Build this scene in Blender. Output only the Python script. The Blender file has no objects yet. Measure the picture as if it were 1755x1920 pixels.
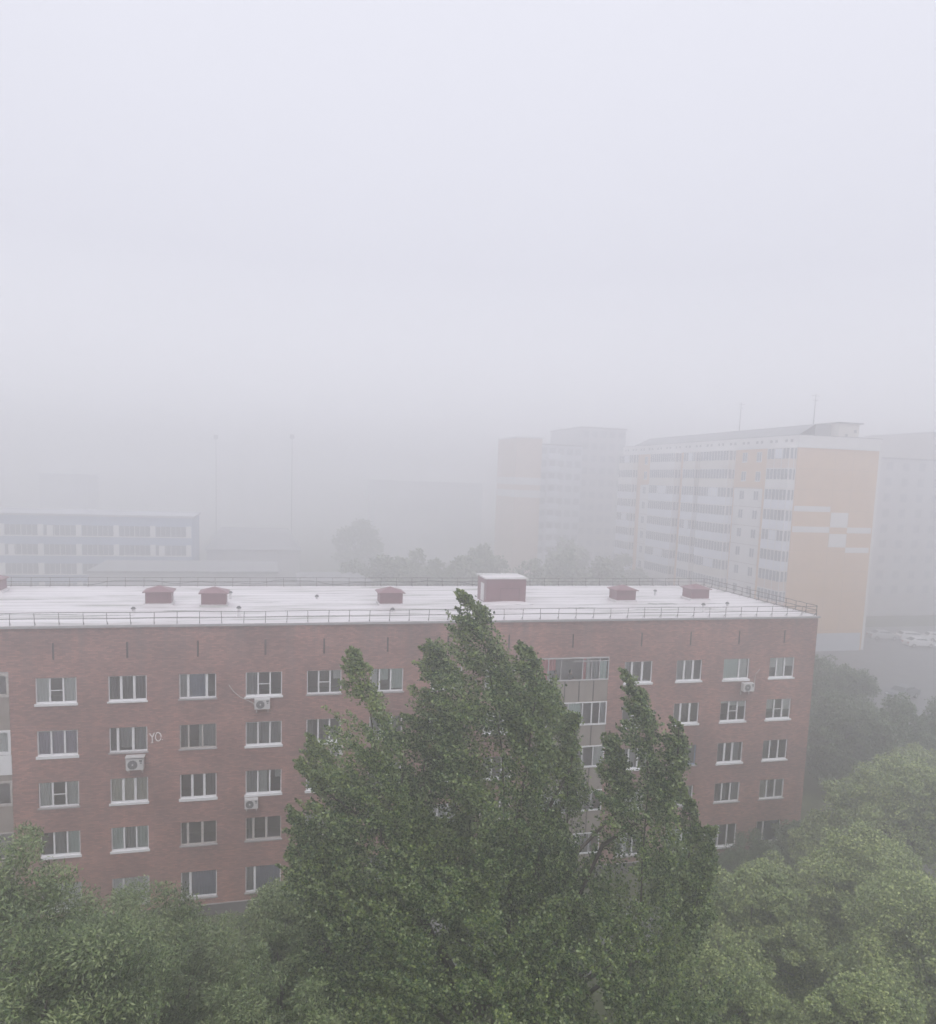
import bpy, bmesh, math, random
import numpy as np
from mathutils import Matrix, Vector

sc = bpy.context.scene
# ------------------------------------------------------------------ camera
F = Vector((0.25211352, 0.96060716, -0.11693016))
R = Vector((0.9676884, -0.24973506, 0.03480745))
U = Vector((-0.00423473, 0.12192739, 0.99252999))
cam_d = bpy.data.cameras.new('camera')
cam = bpy.data.objects.new('camera', cam_d)
sc.collection.objects.link(cam)
cam.matrix_world = Matrix(((R.x, U.x, -F.x, 0.0), (R.y, U.y, -F.y, -42.815), (R.z, U.z, -F.z, 24.761), (0, 0, 0, 1)))
cam_d.sensor_fit = 'HORIZONTAL'
cam_d.sensor_width = 36.0
cam_d.lens = 29.71
cam_d.shift_y = 0.06226
cam_d.clip_end = 3000
cam_d.clip_start = 0.3
sc.camera = cam
# ------------------------------------------------------------------ sky, sun, exposure
SUN_EL, SUN_AZ = math.radians(62), math.radians(200)
w = bpy.data.worlds.new('World'); sc.world = w; w.use_nodes = True
nt = w.node_tree; N = nt.nodes; LK = nt.links
bg = N['Background']; bg.inputs['Strength'].default_value = 0.13
sky = N.new('ShaderNodeTexSky'); sky.sky_type = 'NISHITA'; sky.sun_disc = False
sky.sun_elevation = SUN_EL; sky.sun_rotation = SUN_AZ; sky.dust_density = 4.0
hs = N.new('ShaderNodeHueSaturation'); hs.inputs['Saturation'].default_value = 0.12; hs.inputs['Value'].default_value = 0.7
LK.new(sky.outputs[0], hs.inputs['Color'])
tc = N.new('ShaderNodeTexCoord'); sx = N.new('ShaderNodeSeparateXYZ'); LK.new(tc.outputs['Generated'], sx.inputs[0])
rp = N.new('ShaderNodeValToRGB'); LK.new(sx.outputs['Z'], rp.inputs['Fac'])
SKY_RAMP = [(0.0, 5.8, 5.85, 6.3), (0.10, 5.1, 5.15, 5.6), (0.25, 4.25, 4.3, 4.85), (0.5, 4.7, 4.75, 5.3), (1.0, 8.9, 8.95, 9.8)]
els = rp.color_ramp.elements
while len(els) < len(SKY_RAMP): els.new(0.5)
for e, s in zip(els, SKY_RAMP):
    e.position = s[0]; e.color = (s[1]/10, s[2]/10, s[3]/10, 1)
sc10 = N.new('ShaderNodeVectorMath'); sc10.operation = 'SCALE'; sc10.inputs['Scale'].default_value = 10.0
LK.new(rp.outputs[0], sc10.inputs[0])
cl = N.new('ShaderNodeTexNoise'); cl.inputs['Scale'].default_value = 1.6; cl.inputs['Detail'].default_value = 3
LK.new(tc.outputs['Generated'], cl.inputs['Vector'])
cm = N.new('ShaderNodeMapRange'); cm.inputs['To Min'].default_value = 0.97; cm.inputs['To Max'].default_value = 1.03
LK.new(cl.outputs['Fac'], cm.inputs['Value'])
sc2 = N.new('ShaderNodeVectorMath'); sc2.operation = 'SCALE'
LK.new(sc10.outputs[0], sc2.inputs[0]); LK.new(cm.outputs[0], sc2.inputs['Scale'])
mx = N.new('ShaderNodeMixRGB'); mx.inputs['Fac'].default_value = 0.88
LK.new(hs.outputs[0], mx.inputs[1]); LK.new(sc2.outputs[0], mx.inputs[2]); LK.new(mx.outputs[0], bg.inputs['Color'])
sd = bpy.data.lights.new('sun', 'SUN'); sd.energy = 0.6; sd.angle = math.radians(25); sd.color = (1.0, 0.97, 0.93)
so = bpy.data.objects.new('sun', sd); sc.collection.objects.link(so)
sdir = Vector((math.sin(SUN_AZ)*math.cos(SUN_EL), math.cos(SUN_AZ)*math.cos(SUN_EL), math.sin(SUN_EL)))
so.rotation_euler = sdir.to_track_quat('Z', 'Y').to_euler()
sc.view_settings.view_transform = 'Standard'; sc.view_settings.look = 'None'
sc.view_settings.exposure = 0.52; sc.view_settings.gamma = 1.0
sc.cycles.use_denoising = True
sc.cycles.volume_bounces = 9
sc.cycles.max_bounces = 12
sc.cycles.diffuse_bounces = 3
sc.cycles.transparent_max_bounces = 12
HAZE_DENSITY = 0.0116
HAZE_COLOR = (0.994, 0.989, 1.0)

# ------------------------------------------------------------------ helpers
rng = np.random.default_rng(7)
rnd = random.Random(5)
def link(name, me, m=None, parent=None):
    o = bpy.data.objects.new(name, me); sc.collection.objects.link(o)
    if m is not None:
        for mm in (m if isinstance(m, (list, tuple)) else [m]): me.materials.append(mm)
    if parent is not None: o.parent = parent
    return o
def tag(o, label=None, cat=None, group=None, kind=None):
    if label: o['label'] = label
    if cat: o['category'] = cat
    if group: o['group'] = group
    if kind: o['kind'] = kind
    return o
def empty(name, loc=(0, 0, 0), rz=0.0):
    o = bpy.data.objects.new(name, None); sc.collection.objects.link(o)
    o.location = loc; o.rotation_euler = (0, 0, rz); o.empty_display_size = 0.3
    return o
class MB:
    def __init__(s): s.v = []; s.f = []; s.mi = []
    def box(s, x0, x1, y0, y1, z0, z1, mi=0):
        b = len(s.v)
        s.v += [(x0,y0,z0),(x1,y0,z0),(x1,y1,z0),(x0,y1,z0),(x0,y0,z1),(x1,y0,z1),(x1,y1,z1),(x0,y1,z1)]
        for q in ((0,3,2,1),(4,5,6,7),(0,1,5,4),(1,2,6,5),(2,3,7,6),(3,0,4,7)):
            s.f.append(tuple(b+i for i in q)); s.mi.append(mi)
    def quad(s, a, b, c, d, mi=0):
        n = len(s.v); s.v += [a, b, c, d]; s.f.append((n, n+1, n+2, n+3)); s.mi.append(mi)
    def poly(s, pts, mi=0):
        n = len(s.v); s.v += list(pts); s.f.append(tuple(range(n, n+len(pts)))); s.mi.append(mi)
    def tube(s, pts, rad, n=6, mi=0, cap=True):
        if not isinstance(rad, (list, tuple)): rad = [rad]*len(pts)
        pts = [Vector(p) for p in pts]; rings = []
        for i, p in enumerate(pts):
            d = (pts[min(i+1, len(pts)-1)] - pts[max(i-1, 0)]).normalized()
            a = Vector((0, 0, 1)) if abs(d.z) < 0.9 else Vector((1, 0, 0))
            u = d.cross(a).normalized(); v = d.cross(u)
            b = len(s.v)
            for k in range(n):
                t = 2*math.pi*k/n; s.v.append(tuple(p + (u*math.cos(t) + v*math.sin(t))*rad[i]))
            rings.append(b)
        for a, b in zip(rings, rings[1:]):
            for k in range(n):
                s.f.append((a+k, a+(k+1) % n, b+(k+1) % n, b+k)); s.mi.append(mi)
        if cap:
            s.f.append(tuple(rings[0]+k for k in range(n))[::-1]); s.mi.append(mi)
            s.f.append(tuple(rings[-1]+k for k in range(n))); s.mi.append(mi)
    def build(s, name, m, parent=None, smooth=False, bevel=0):
        me = bpy.data.meshes.new(name); me.from_pydata(s.v, [], s.f); me.update()
        if len(set(s.mi)) > 1: me.polygons.foreach_set('material_index', s.mi)
        if smooth: me.polygons.foreach_set('use_smooth', [True]*len(s.f))
        o = link(name, me, m, parent)
        if bevel:
            b = o.modifiers.new('bevel', 'BEVEL'); b.width = bevel; b.segments = 2; b.limit_method = 'ANGLE'
        return o

# ------------------------------------------------------------------ materials
MAT = {}
def mat(name, col, rough=0.7, var=0.0, scale=3.0, metal=0.0, spec=0.3, bump=0.0, stretch=(1, 1, 1), col2=None):
    if name in MAT: return MAT[name]
    m = bpy.data.materials.new(name); m.use_nodes = True; n = m.node_tree.nodes; l = m.node_tree.links
    b = n['Principled BSDF']; b.inputs['Roughness'].default_value = rough; b.inputs['Metallic'].default_value = metal
    b.inputs['Specular IOR Level'].default_value = spec
    b.inputs['Base Color'].default_value = (*col, 1)
    if var or bump or col2:
        t = n.new('ShaderNodeTexCoord'); mp = n.new('ShaderNodeMapping'); mp.inputs['Scale'].default_value = stretch
        l.new(t.outputs['Object'], mp.inputs['Vector'])
        no = n.new('ShaderNodeTexNoise'); no.inputs['Scale'].default_value = scale; no.inputs['Detail'].default_value = 6
        no.inputs['Roughness'].default_value = 0.65
        l.new(mp.outputs[0], no.inputs['Vector'])
        r = n.new('ShaderNodeValToRGB'); r.color_ramp.elements[0].position = 0.3; r.color_ramp.elements[1].position = 0.7
        c2 = col2 or tuple(min(1, c*(1+var)) for c in col)
        c1 = tuple(c*(1-var) for c in col)
        r.color_ramp.elements[0].color = (*c1, 1); r.color_ramp.elements[1].color = (*c2, 1)
        l.new(no.outputs['Fac'], r.inputs['Fac']); l.new(r.outputs[0], b.inputs['Base Color'])
        if bump:
            bp = n.new('ShaderNodeBump'); bp.inputs['Strength'].default_value = bump; bp.inputs['Distance'].default_value = 0.02
            l.new(no.outputs['Fac'], bp.inputs['Height']); l.new(bp.outputs[0], b.inputs['Normal'])
    MAT[name] = m; return m

def brick_material():
    m = bpy.data.materials.new('red_brick'); m.use_nodes = True; n = m.node_tree.nodes; l = m.node_tree.links
    b = n['Principled BSDF']; b.inputs['Roughness'].default_value = 0.85; b.inputs['Specular IOR Level'].default_value = 0.2
    t = n.new('ShaderNodeTexCoord'); s = n.new('ShaderNodeSeparateXYZ'); l.new(t.outputs['Object'], s.inputs[0])
    ad = n.new('ShaderNodeMath'); ad.operation = 'ADD'; l.new(s.outputs['X'], ad.inputs[0]); l.new(s.outputs['Y'], ad.inputs[1])
    c = n.new('ShaderNodeCombineXYZ'); l.new(ad.outputs[0], c.inputs['X']); l.new(s.outputs['Z'], c.inputs['Y'])
    br = n.new('ShaderNodeTexBrick'); l.new(c.outputs[0], br.inputs['Vector'])
    br.inputs['Scale'].default_value = 1.0; br.inputs['Brick Width'].default_value = 0.26; br.inputs['Row Height'].default_value = 0.077
    br.inputs['Mortar Size'].default_value = 0.007; br.inputs['Mortar Smooth'].default_value = 0.4; br.inputs['Bias'].default_value = -0.1
    br.inputs['Color1'].default_value = (0.31, 0.16, 0.137, 1); br.inputs['Color2'].default_value = (0.50, 0.27, 0.22, 1)
    br.inputs['Mortar'].default_value = (0.22, 0.17, 0.155, 1)
    # streaky patches of darker and lighter courses
    mp = n.new('ShaderNodeMapping'); mp.inputs['Scale'].default_value = (1.1, 5.0, 1); l.new(c.outputs[0], mp.inputs['Vector'])
    no = n.new('ShaderNodeTexNoise'); no.inputs['Scale'].default_value = 1.3; no.inputs['Detail'].default_value = 8; no.inputs['Roughness'].default_value = 0.75
    l.new(mp.outputs[0], no.inputs['Vector'])
    r = n.new('ShaderNodeValToRGB'); r.color_ramp.elements[0].position = 0.3; r.color_ramp.elements[1].position = 0.72
    r.color_ramp.elements[0].color = (0.80, 0.81, 0.83, 1); r.color_ramp.elements[1].color = (1.14, 1.12, 1.10, 1)
    l.new(no.outputs['Fac'], r.inputs['Fac'])
    mu = n.new('ShaderNodeMixRGB'); mu.blend_type = 'MULTIPLY'; mu.inputs['Fac'].default_value = 1
    l.new(br.outputs['Color'], mu.inputs[1]); l.new(r.outputs[0], mu.inputs[2])
    n2 = n.new('ShaderNodeTexNoise'); n2.inputs['Scale'].default_value = 0.35; n2.inputs['Detail'].default_value = 4; l.new(c.outputs[0], n2.inputs['Vector'])
    r2 = n.new('ShaderNodeValToRGB'); r2.color_ramp.elements[0].position = 0.35; r2.color_ramp.elements[1].position = 0.65
    r2.color_ramp.elements[0].color = (0.76, 0.78, 0.80, 1); r2.color_ramp.elements[1].color = (1.12, 1.08, 1.06, 1)
    l.new(n2.outputs['Fac'], r2.inputs['Fac'])
    m3 = n.new('ShaderNodeMixRGB'); m3.blend_type = 'MULTIPLY'; m3.inputs['Fac'].default_value = 1
    l.new(mu.outputs[0], m3.inputs[1]); l.new(r2.outputs[0], m3.inputs[2]); mp4 = n.new('ShaderNodeMapping'); mp4.inputs['Scale'].default_value = (1.6, 0.10, 1); l.new(c.outputs[0], mp4.inputs['Vector'])
    n4 = n.new('ShaderNodeTexNoise'); n4.inputs['Scale'].default_value = 1.0; n4.inputs['Detail'].default_value = 6; l.new(mp4.outputs[0], n4.inputs['Vector'])
    r4 = n.new('ShaderNodeMapRange'); r4.inputs['From Min'].default_value = 0.48; r4.inputs['From Max'].default_value = 0.72; r4.inputs['To Max'].default_value = .55; l.new(n4.outputs['Fac'], r4.inputs['Value'])
    # run-off staining reaches down from the roof edge
    zr = n.new('ShaderNodeMapRange'); zr.inputs['From Min'].default_value = 13.8; zr.inputs['From Max'].default_value = 16.6; zr.inputs['To Min'].default_value = .35; zr.inputs['To Max'].default_value = 1.0; l.new(s.outputs['Z'], zr.inputs['Value'])
    m4 = n.new('ShaderNodeMath'); m4.operation = 'MULTIPLY'; l.new(r4.outputs[0], m4.inputs[0]); l.new(zr.outputs[0], m4.inputs[1])
    x4 = n.new('ShaderNodeMixRGB'); l.new(m4.outputs[0], x4.inputs['Fac']); l.new(m3.outputs[0], x4.inputs[1]); x4.inputs[2].default_value = (0.17, 0.14, 0.135, 1)
    l.new(x4.outputs[0], b.inputs['Base Color'])
    bp = n.new('ShaderNodeBump'); bp.inputs['Strength'].default_value = 0.4; bp.inputs['Distance'].default_value = 0.01
    l.new(br.outputs['Fac'], bp.inputs['Height']); bp.invert = True; l.new(bp.outputs[0], b.inputs['Normal'])
    return m
BRICK = brick_material()

def roof_material():
    m = bpy.data.materials.new('white_roof_membrane'); m.use_nodes = True; n = m.node_tree.nodes; l = m.node_tree.links
    b = n['Principled BSDF']; b.inputs['Roughness'].default_value = 0.45; b.inputs['Specular IOR Level'].default_value = 0.4
    t = n.new('ShaderNodeTexCoord'); mp = n.new('ShaderNodeMapping'); mp.inputs['Scale'].default_value = (0.16, 1.1, 1); l.new(t.outputs['Object'], mp.inputs['Vector'])
    no = n.new('ShaderNodeTexNoise'); no.inputs['Scale'].default_value = 1.0; no.inputs['Detail'].default_value = 7; no.inputs['Roughness'].default_value = 0.6
    l.new(mp.outputs[0], no.inputs['Vector'])
    r = n.new('ShaderNodeValToRGB'); e = r.color_ramp.elements
    e[0].position = 0.33; e[0].color = (0.30, 0.31, 0.27, 1); e[1].position = 0.47; e[1].color = (0.66, 0.635, 0.64, 1)
    e2 = e.new(0.7); e2.color = (0.76, 0.735, 0.745, 1)
    l.new(no.outputs['Fac'], r.inputs['Fac']); l.new(r.outputs[0], b.inputs['Base Color'])
    return m
ROOF = roof_material()

def glass_material(name, col=(0.02, 0.025, 0.03), refl=0.25):
    m = bpy.data.materials.new(name); m.use_nodes = True; n = m.node_tree.nodes; l = m.node_tree.links
    for x in list(n):
        if x.type == 'BSDF_PRINCIPLED': n.remove(x)
    out = n['Material Output']
    tr = n.new('ShaderNodeBsdfTransparent'); tr.inputs['Color'].default_value = (0.94, 0.96, 0.96, 1)
    gl = n.new('ShaderNodeBsdfGlossy'); gl.inputs['Roughness'].default_value = 0.04
    fr = n.new('ShaderNodeFresnel'); fr.inputs['IOR'].default_value = 1.5
    t = n.new('ShaderNodeTexCoord'); no = n.new('ShaderNodeTexNoise'); no.inputs['Scale'].default_value = 0.9; l.new(t.outputs['Object'], no.inputs['Vector'])
    bp = n.new('ShaderNodeBump'); bp.inputs['Strength'].default_value = 0.12; bp.inputs['Distance'].default_value = 0.05
    l.new(no.outputs['Fac'], bp.inputs['Height']); l.new(bp.outputs[0], gl.inputs['Normal'])
    ad = n.new('ShaderNodeMath'); ad.operation = 'ADD'; ad.inputs[1].default_value = refl; l.new(fr.outputs[0], ad.inputs[0])
    mi = n.new('ShaderNodeMixShader'); l.new(ad.outputs[0], mi.inputs[0]); l.new(tr.outputs[0], mi.inputs[1]); l.new(gl.outputs[0], mi.inputs[2])
    l.new(mi.outputs[0], out.inputs['Surface'])
    return m
GLASS = glass_material('window_glass', refl=0.13)
CLEARGL = glass_material('clear_glass', refl=0.01)

def leaf_material(name, c1, c2, c3, under, clump=0.5, trans=0.20):
    m = bpy.data.materials.new(name); m.use_nodes = True; n = m.node_tree.nodes; l = m.node_tree.links
    b = n['Principled BSDF']; b.inputs['Roughness'].default_value = 0.42; b.inputs['Specular IOR Level'].default_value = 0.45
    g = n.new('ShaderNodeNewGeometry')
    r = n.new('ShaderNodeValToRGB'); e = r.color_ramp.elements
    e[0].position = 0.0; e[0].color = (*c1, 1); e[1].position = 0.50; e[1].color = (*c2, 1); x = e.new(1.0); x.color = (*c3, 1)
    t = n.new('ShaderNodeTexCoord'); no = n.new('ShaderNodeTexNoise'); no.inputs['Scale'].default_value = clump; no.inputs['Detail'].default_value = 3
    l.new(t.outputs['Object'], no.inputs['Vector'])
    mr = n.new('ShaderNodeMapRange'); mr.inputs['From Min'].default_value = 0.3; mr.inputs['From Max'].default_value = 0.7
    mr.inputs['To Min'].default_value = -0.28; mr.inputs['To Max'].default_value = 0.28; l.new(no.outputs['Fac'], mr.inputs['Value'])
    ad = n.new('ShaderNodeMath'); ad.operation = 'ADD'; ad.use_clamp = True
    l.new(g.outputs['Random Per Island'], ad.inputs[0]); l.new(mr.outputs[0], ad.inputs[1]); l.new(ad.outputs[0], r.inputs['Fac'])
    mx = n.new('ShaderNodeMixRGB'); l.new(g.outputs['Backfacing'], mx.inputs['Fac']); l.new(r.outputs[0], mx.inputs[1]); mx.inputs[2].default_value = (*under, 1)
    l.new(mx.outputs[0], b.inputs['Base Color'])
    tl = n.new('ShaderNodeBsdfTranslucent'); l.new(mx.outputs[0], tl.inputs['Color'])
    mi = n.new('ShaderNodeMixShader'); mi.inputs[0].default_value = trans
    l.new(b.outputs[0], mi.inputs[1]); l.new(tl.outputs[0], mi.inputs[2]); l.new(mi.outputs[0], n['Material Output'].inputs['Surface'])
    return m
LEAF_POPLAR = leaf_material('poplar_leaves', (0.024, 0.055, 0.020), (0.062, 0.122, 0.030), (0.25, 0.31, 0.085), (0.28, 0.34, 0.16))
LEAF_ASH = leaf_material('ash_leaves', (0.045, 0.080, 0.028), (0.13, 0.19, 0.065), (0.29, 0.34, 0.15), (0.28, 0.33, 0.19))
LEAF_MAPLE = leaf_material('maple_leaves', (0.09, 0.14, 0.045), (0.22, 0.29, 0.09), (0.44, 0.50, 0.19), (0.32, 0.38, 0.20))
LEAF_DARK = leaf_material('dark_tree_leaves', (0.05, 0.08, 0.04), (0.10, 0.15, 0.07), (0.18, 0.23, 0.12), (0.16, 0.21, 0.12))
LEAF_FAR = leaf_material('haze_paled_leaves', (0.20, 0.24, 0.16), (0.30, 0.34, 0.24), (0.38, 0.42, 0.30), (0.26, 0.30, 0.20))  # haze over the far trees is partly put into these paler leaf colours
BARK = mat('bark', (0.09, 0.075, 0.06), 0.9, 0.35, 6, bump=0.6, stretch=(1, 1, 0.3))
WHITE = mat('white_plastic', (0.84, 0.84, 0.85), 0.4, 0.05, 4)
OLDWHITE = mat('old_painted_wood', (0.50, 0.47, 0.44), 0.7, 0.2, 8)
BLUEFR = mat('blue_painted_wood', (0.22, 0.30, 0.42), 0.6, 0.15, 8)
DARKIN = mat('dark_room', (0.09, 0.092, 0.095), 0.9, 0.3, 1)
CONC = mat('grey_panel', (0.31, 0.27, 0.235), 0.85, 0.14, 1.5, stretch=(1, 1, 0.5))
SEAM = mat('panel_seam', (0.05, 0.035, 0.03), 0.9, 0.2, 5)
COPING = mat('grey_flashing', (0.40, 0.38, 0.38), 0.5, 0.15, 2)
RAILM = mat('brown_steel_rail', (0.10, 0.075, 0.075), 0.6, 0.3, 5)
MAROON = mat('maroon_sheet_metal', (0.20, 0.095, 0.108), 0.45, 0.10, 2.5, spec=0.4)
PLINTH = mat('dark_plinth', (0.13, 0.12, 0.12), 0.9, 0.2, 2)
SLOT = mat('slot_dark', (0.09, 0.06, 0.06), 0.9, 0.2, 4)
PIPEC = mat('dark_pipe_cap', (0.08, 0.08, 0.08), 0.6, 0.1, 4)
ACW = mat('white_metal_casing', (0.62, 0.61, 0.60), 0.45, 0.08, 3)
ACD = mat('grey_fan_grille', (0.10, 0.105, 0.105), 0.6, 0.2, 20)
CUR = {'pale': mat('pale_blind', (0.80, 0.83, 0.82), 0.9, 0.08, 3, stretch=(6, 1, 0.4)),
       'green': mat('mint_curtain', (0.72, 0.84, 0.80), 0.9, 0.08, 3, stretch=(8, 1, 0.3)),
       'cream': mat('cream_curtain', (0.78, 0.77, 0.68), 0.9, 0.10, 3, stretch=(8, 1, 0.3)),
       'lilac': mat('lilac_curtain', (0.44, 0.40, 0.54), 0.9, 0.12, 3, stretch=(8, 1, 0.3)),
       'grey': mat('grey_net_curtain', (0.40,.42,.43), 0.9, 0.25, 3, stretch=(8, 1, 0.3)),
       'blue': mat('slate_blue_blind', (0.32, 0.37, 0.50), 0.8, 0.10, 2),
       'pink': mat('pink_curtain', (0.85, 0.36, 0.38), 0.9, 0.2, 4, stretch=(8, 1, 0.3)),
       'dark': mat('dark_drape', (0.15, 0.15, 0.155), 0.9, 0.3, 3, stretch=(8, 1, 0.3))}

# ------------------------------------------------------------------ the ground
def zg(x, y):
    t = min(1, max(0, (y-4)/42)); s = t*t*(3-2*t)
    return 2.4*s
def sheet(name, xs, ys, dz, m):
    v = [(x, y, zg(x, y)+dz) for y in ys for x in xs]; nx = len(xs)
    f = [(j*nx+i, j*nx+i+1, (j+1)*nx+i+1, (j+1)*nx+i) for j in range(len(ys)-1) for i in range(nx-1)]
    me = bpy.data.meshes.new(name); me.from_pydata(v, [], f); me.update()
    me.polygons.foreach_set('use_smooth', [True]*len(f))
    return tag(link(name, me, m), kind='structure')
def lin(a, b, n): return [a+(b-a)*i/n for i in range(n+1)]
GRASS = mat('grass_and_soil', (0.065, 0.085, 0.035), 0.95, 0.4, 0.8, col2=(0.11, 0.12, 0.055), bump=0.5)
ASPH = mat('wet_asphalt', (0.13, 0.13, 0.135), 0.45, 0.25, 0.5, bump=0.2)
sheet('ground', [-1200, -400, -150]+lin(-100, 160, 26)+[300, 600, 1400], [-300, -120]+lin(-60, 60, 24)+[120, 300, 900, 2000], 0, GRASS)
sheet('yard_asphalt', lin(52, 135, 12), lin(4, 64, 24), 0.03, ASPH)
sheet('service_road', lin(-60, 66, 18), lin(-9.5, -5.0, 3), 0.03, ASPH)
sheet('pavement', lin(-60, 50, 16), lin(-4.6, -3.0, 2), 0.10, mat('concrete_paving', (0.22, 0.215, 0.21), 0.85, 0.15, 1))

# ------------------------------------------------------------------ the brick building
ZR = 16.6
XL, XR, YD = -40.0, 35.24, 13.85
WB = -1  # placeholder
B = empty('apartment_building', (0, 0, 0))
tag(B, 'long five-storey red brick apartment block with flat white roof, nearest building', 'building')
SILL = {1: 12.5, 2: 9.7, 3: 6.9, 4: 4.2, 5: 1.12}
HGT = {1: 1.38, 2: 1.38, 3: 1.39, 4: 1.36, 5: 1.56}
COLX = {1: (-11.45, -9.52), 2: (-8.01, -6.13), 3: (-4.51, -2.62), 4: (-1.09, 0.85), 5: (2.19, 4.10), 6: (5.72, 7.62), 7: (9.22, 11.12),
        8: (12.5, 14.4), 10: (21.5, 23.4), 11: (25.07, 26.88), 12: (28.43, 30.33), 13: (31.83, 33.72)}
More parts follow.
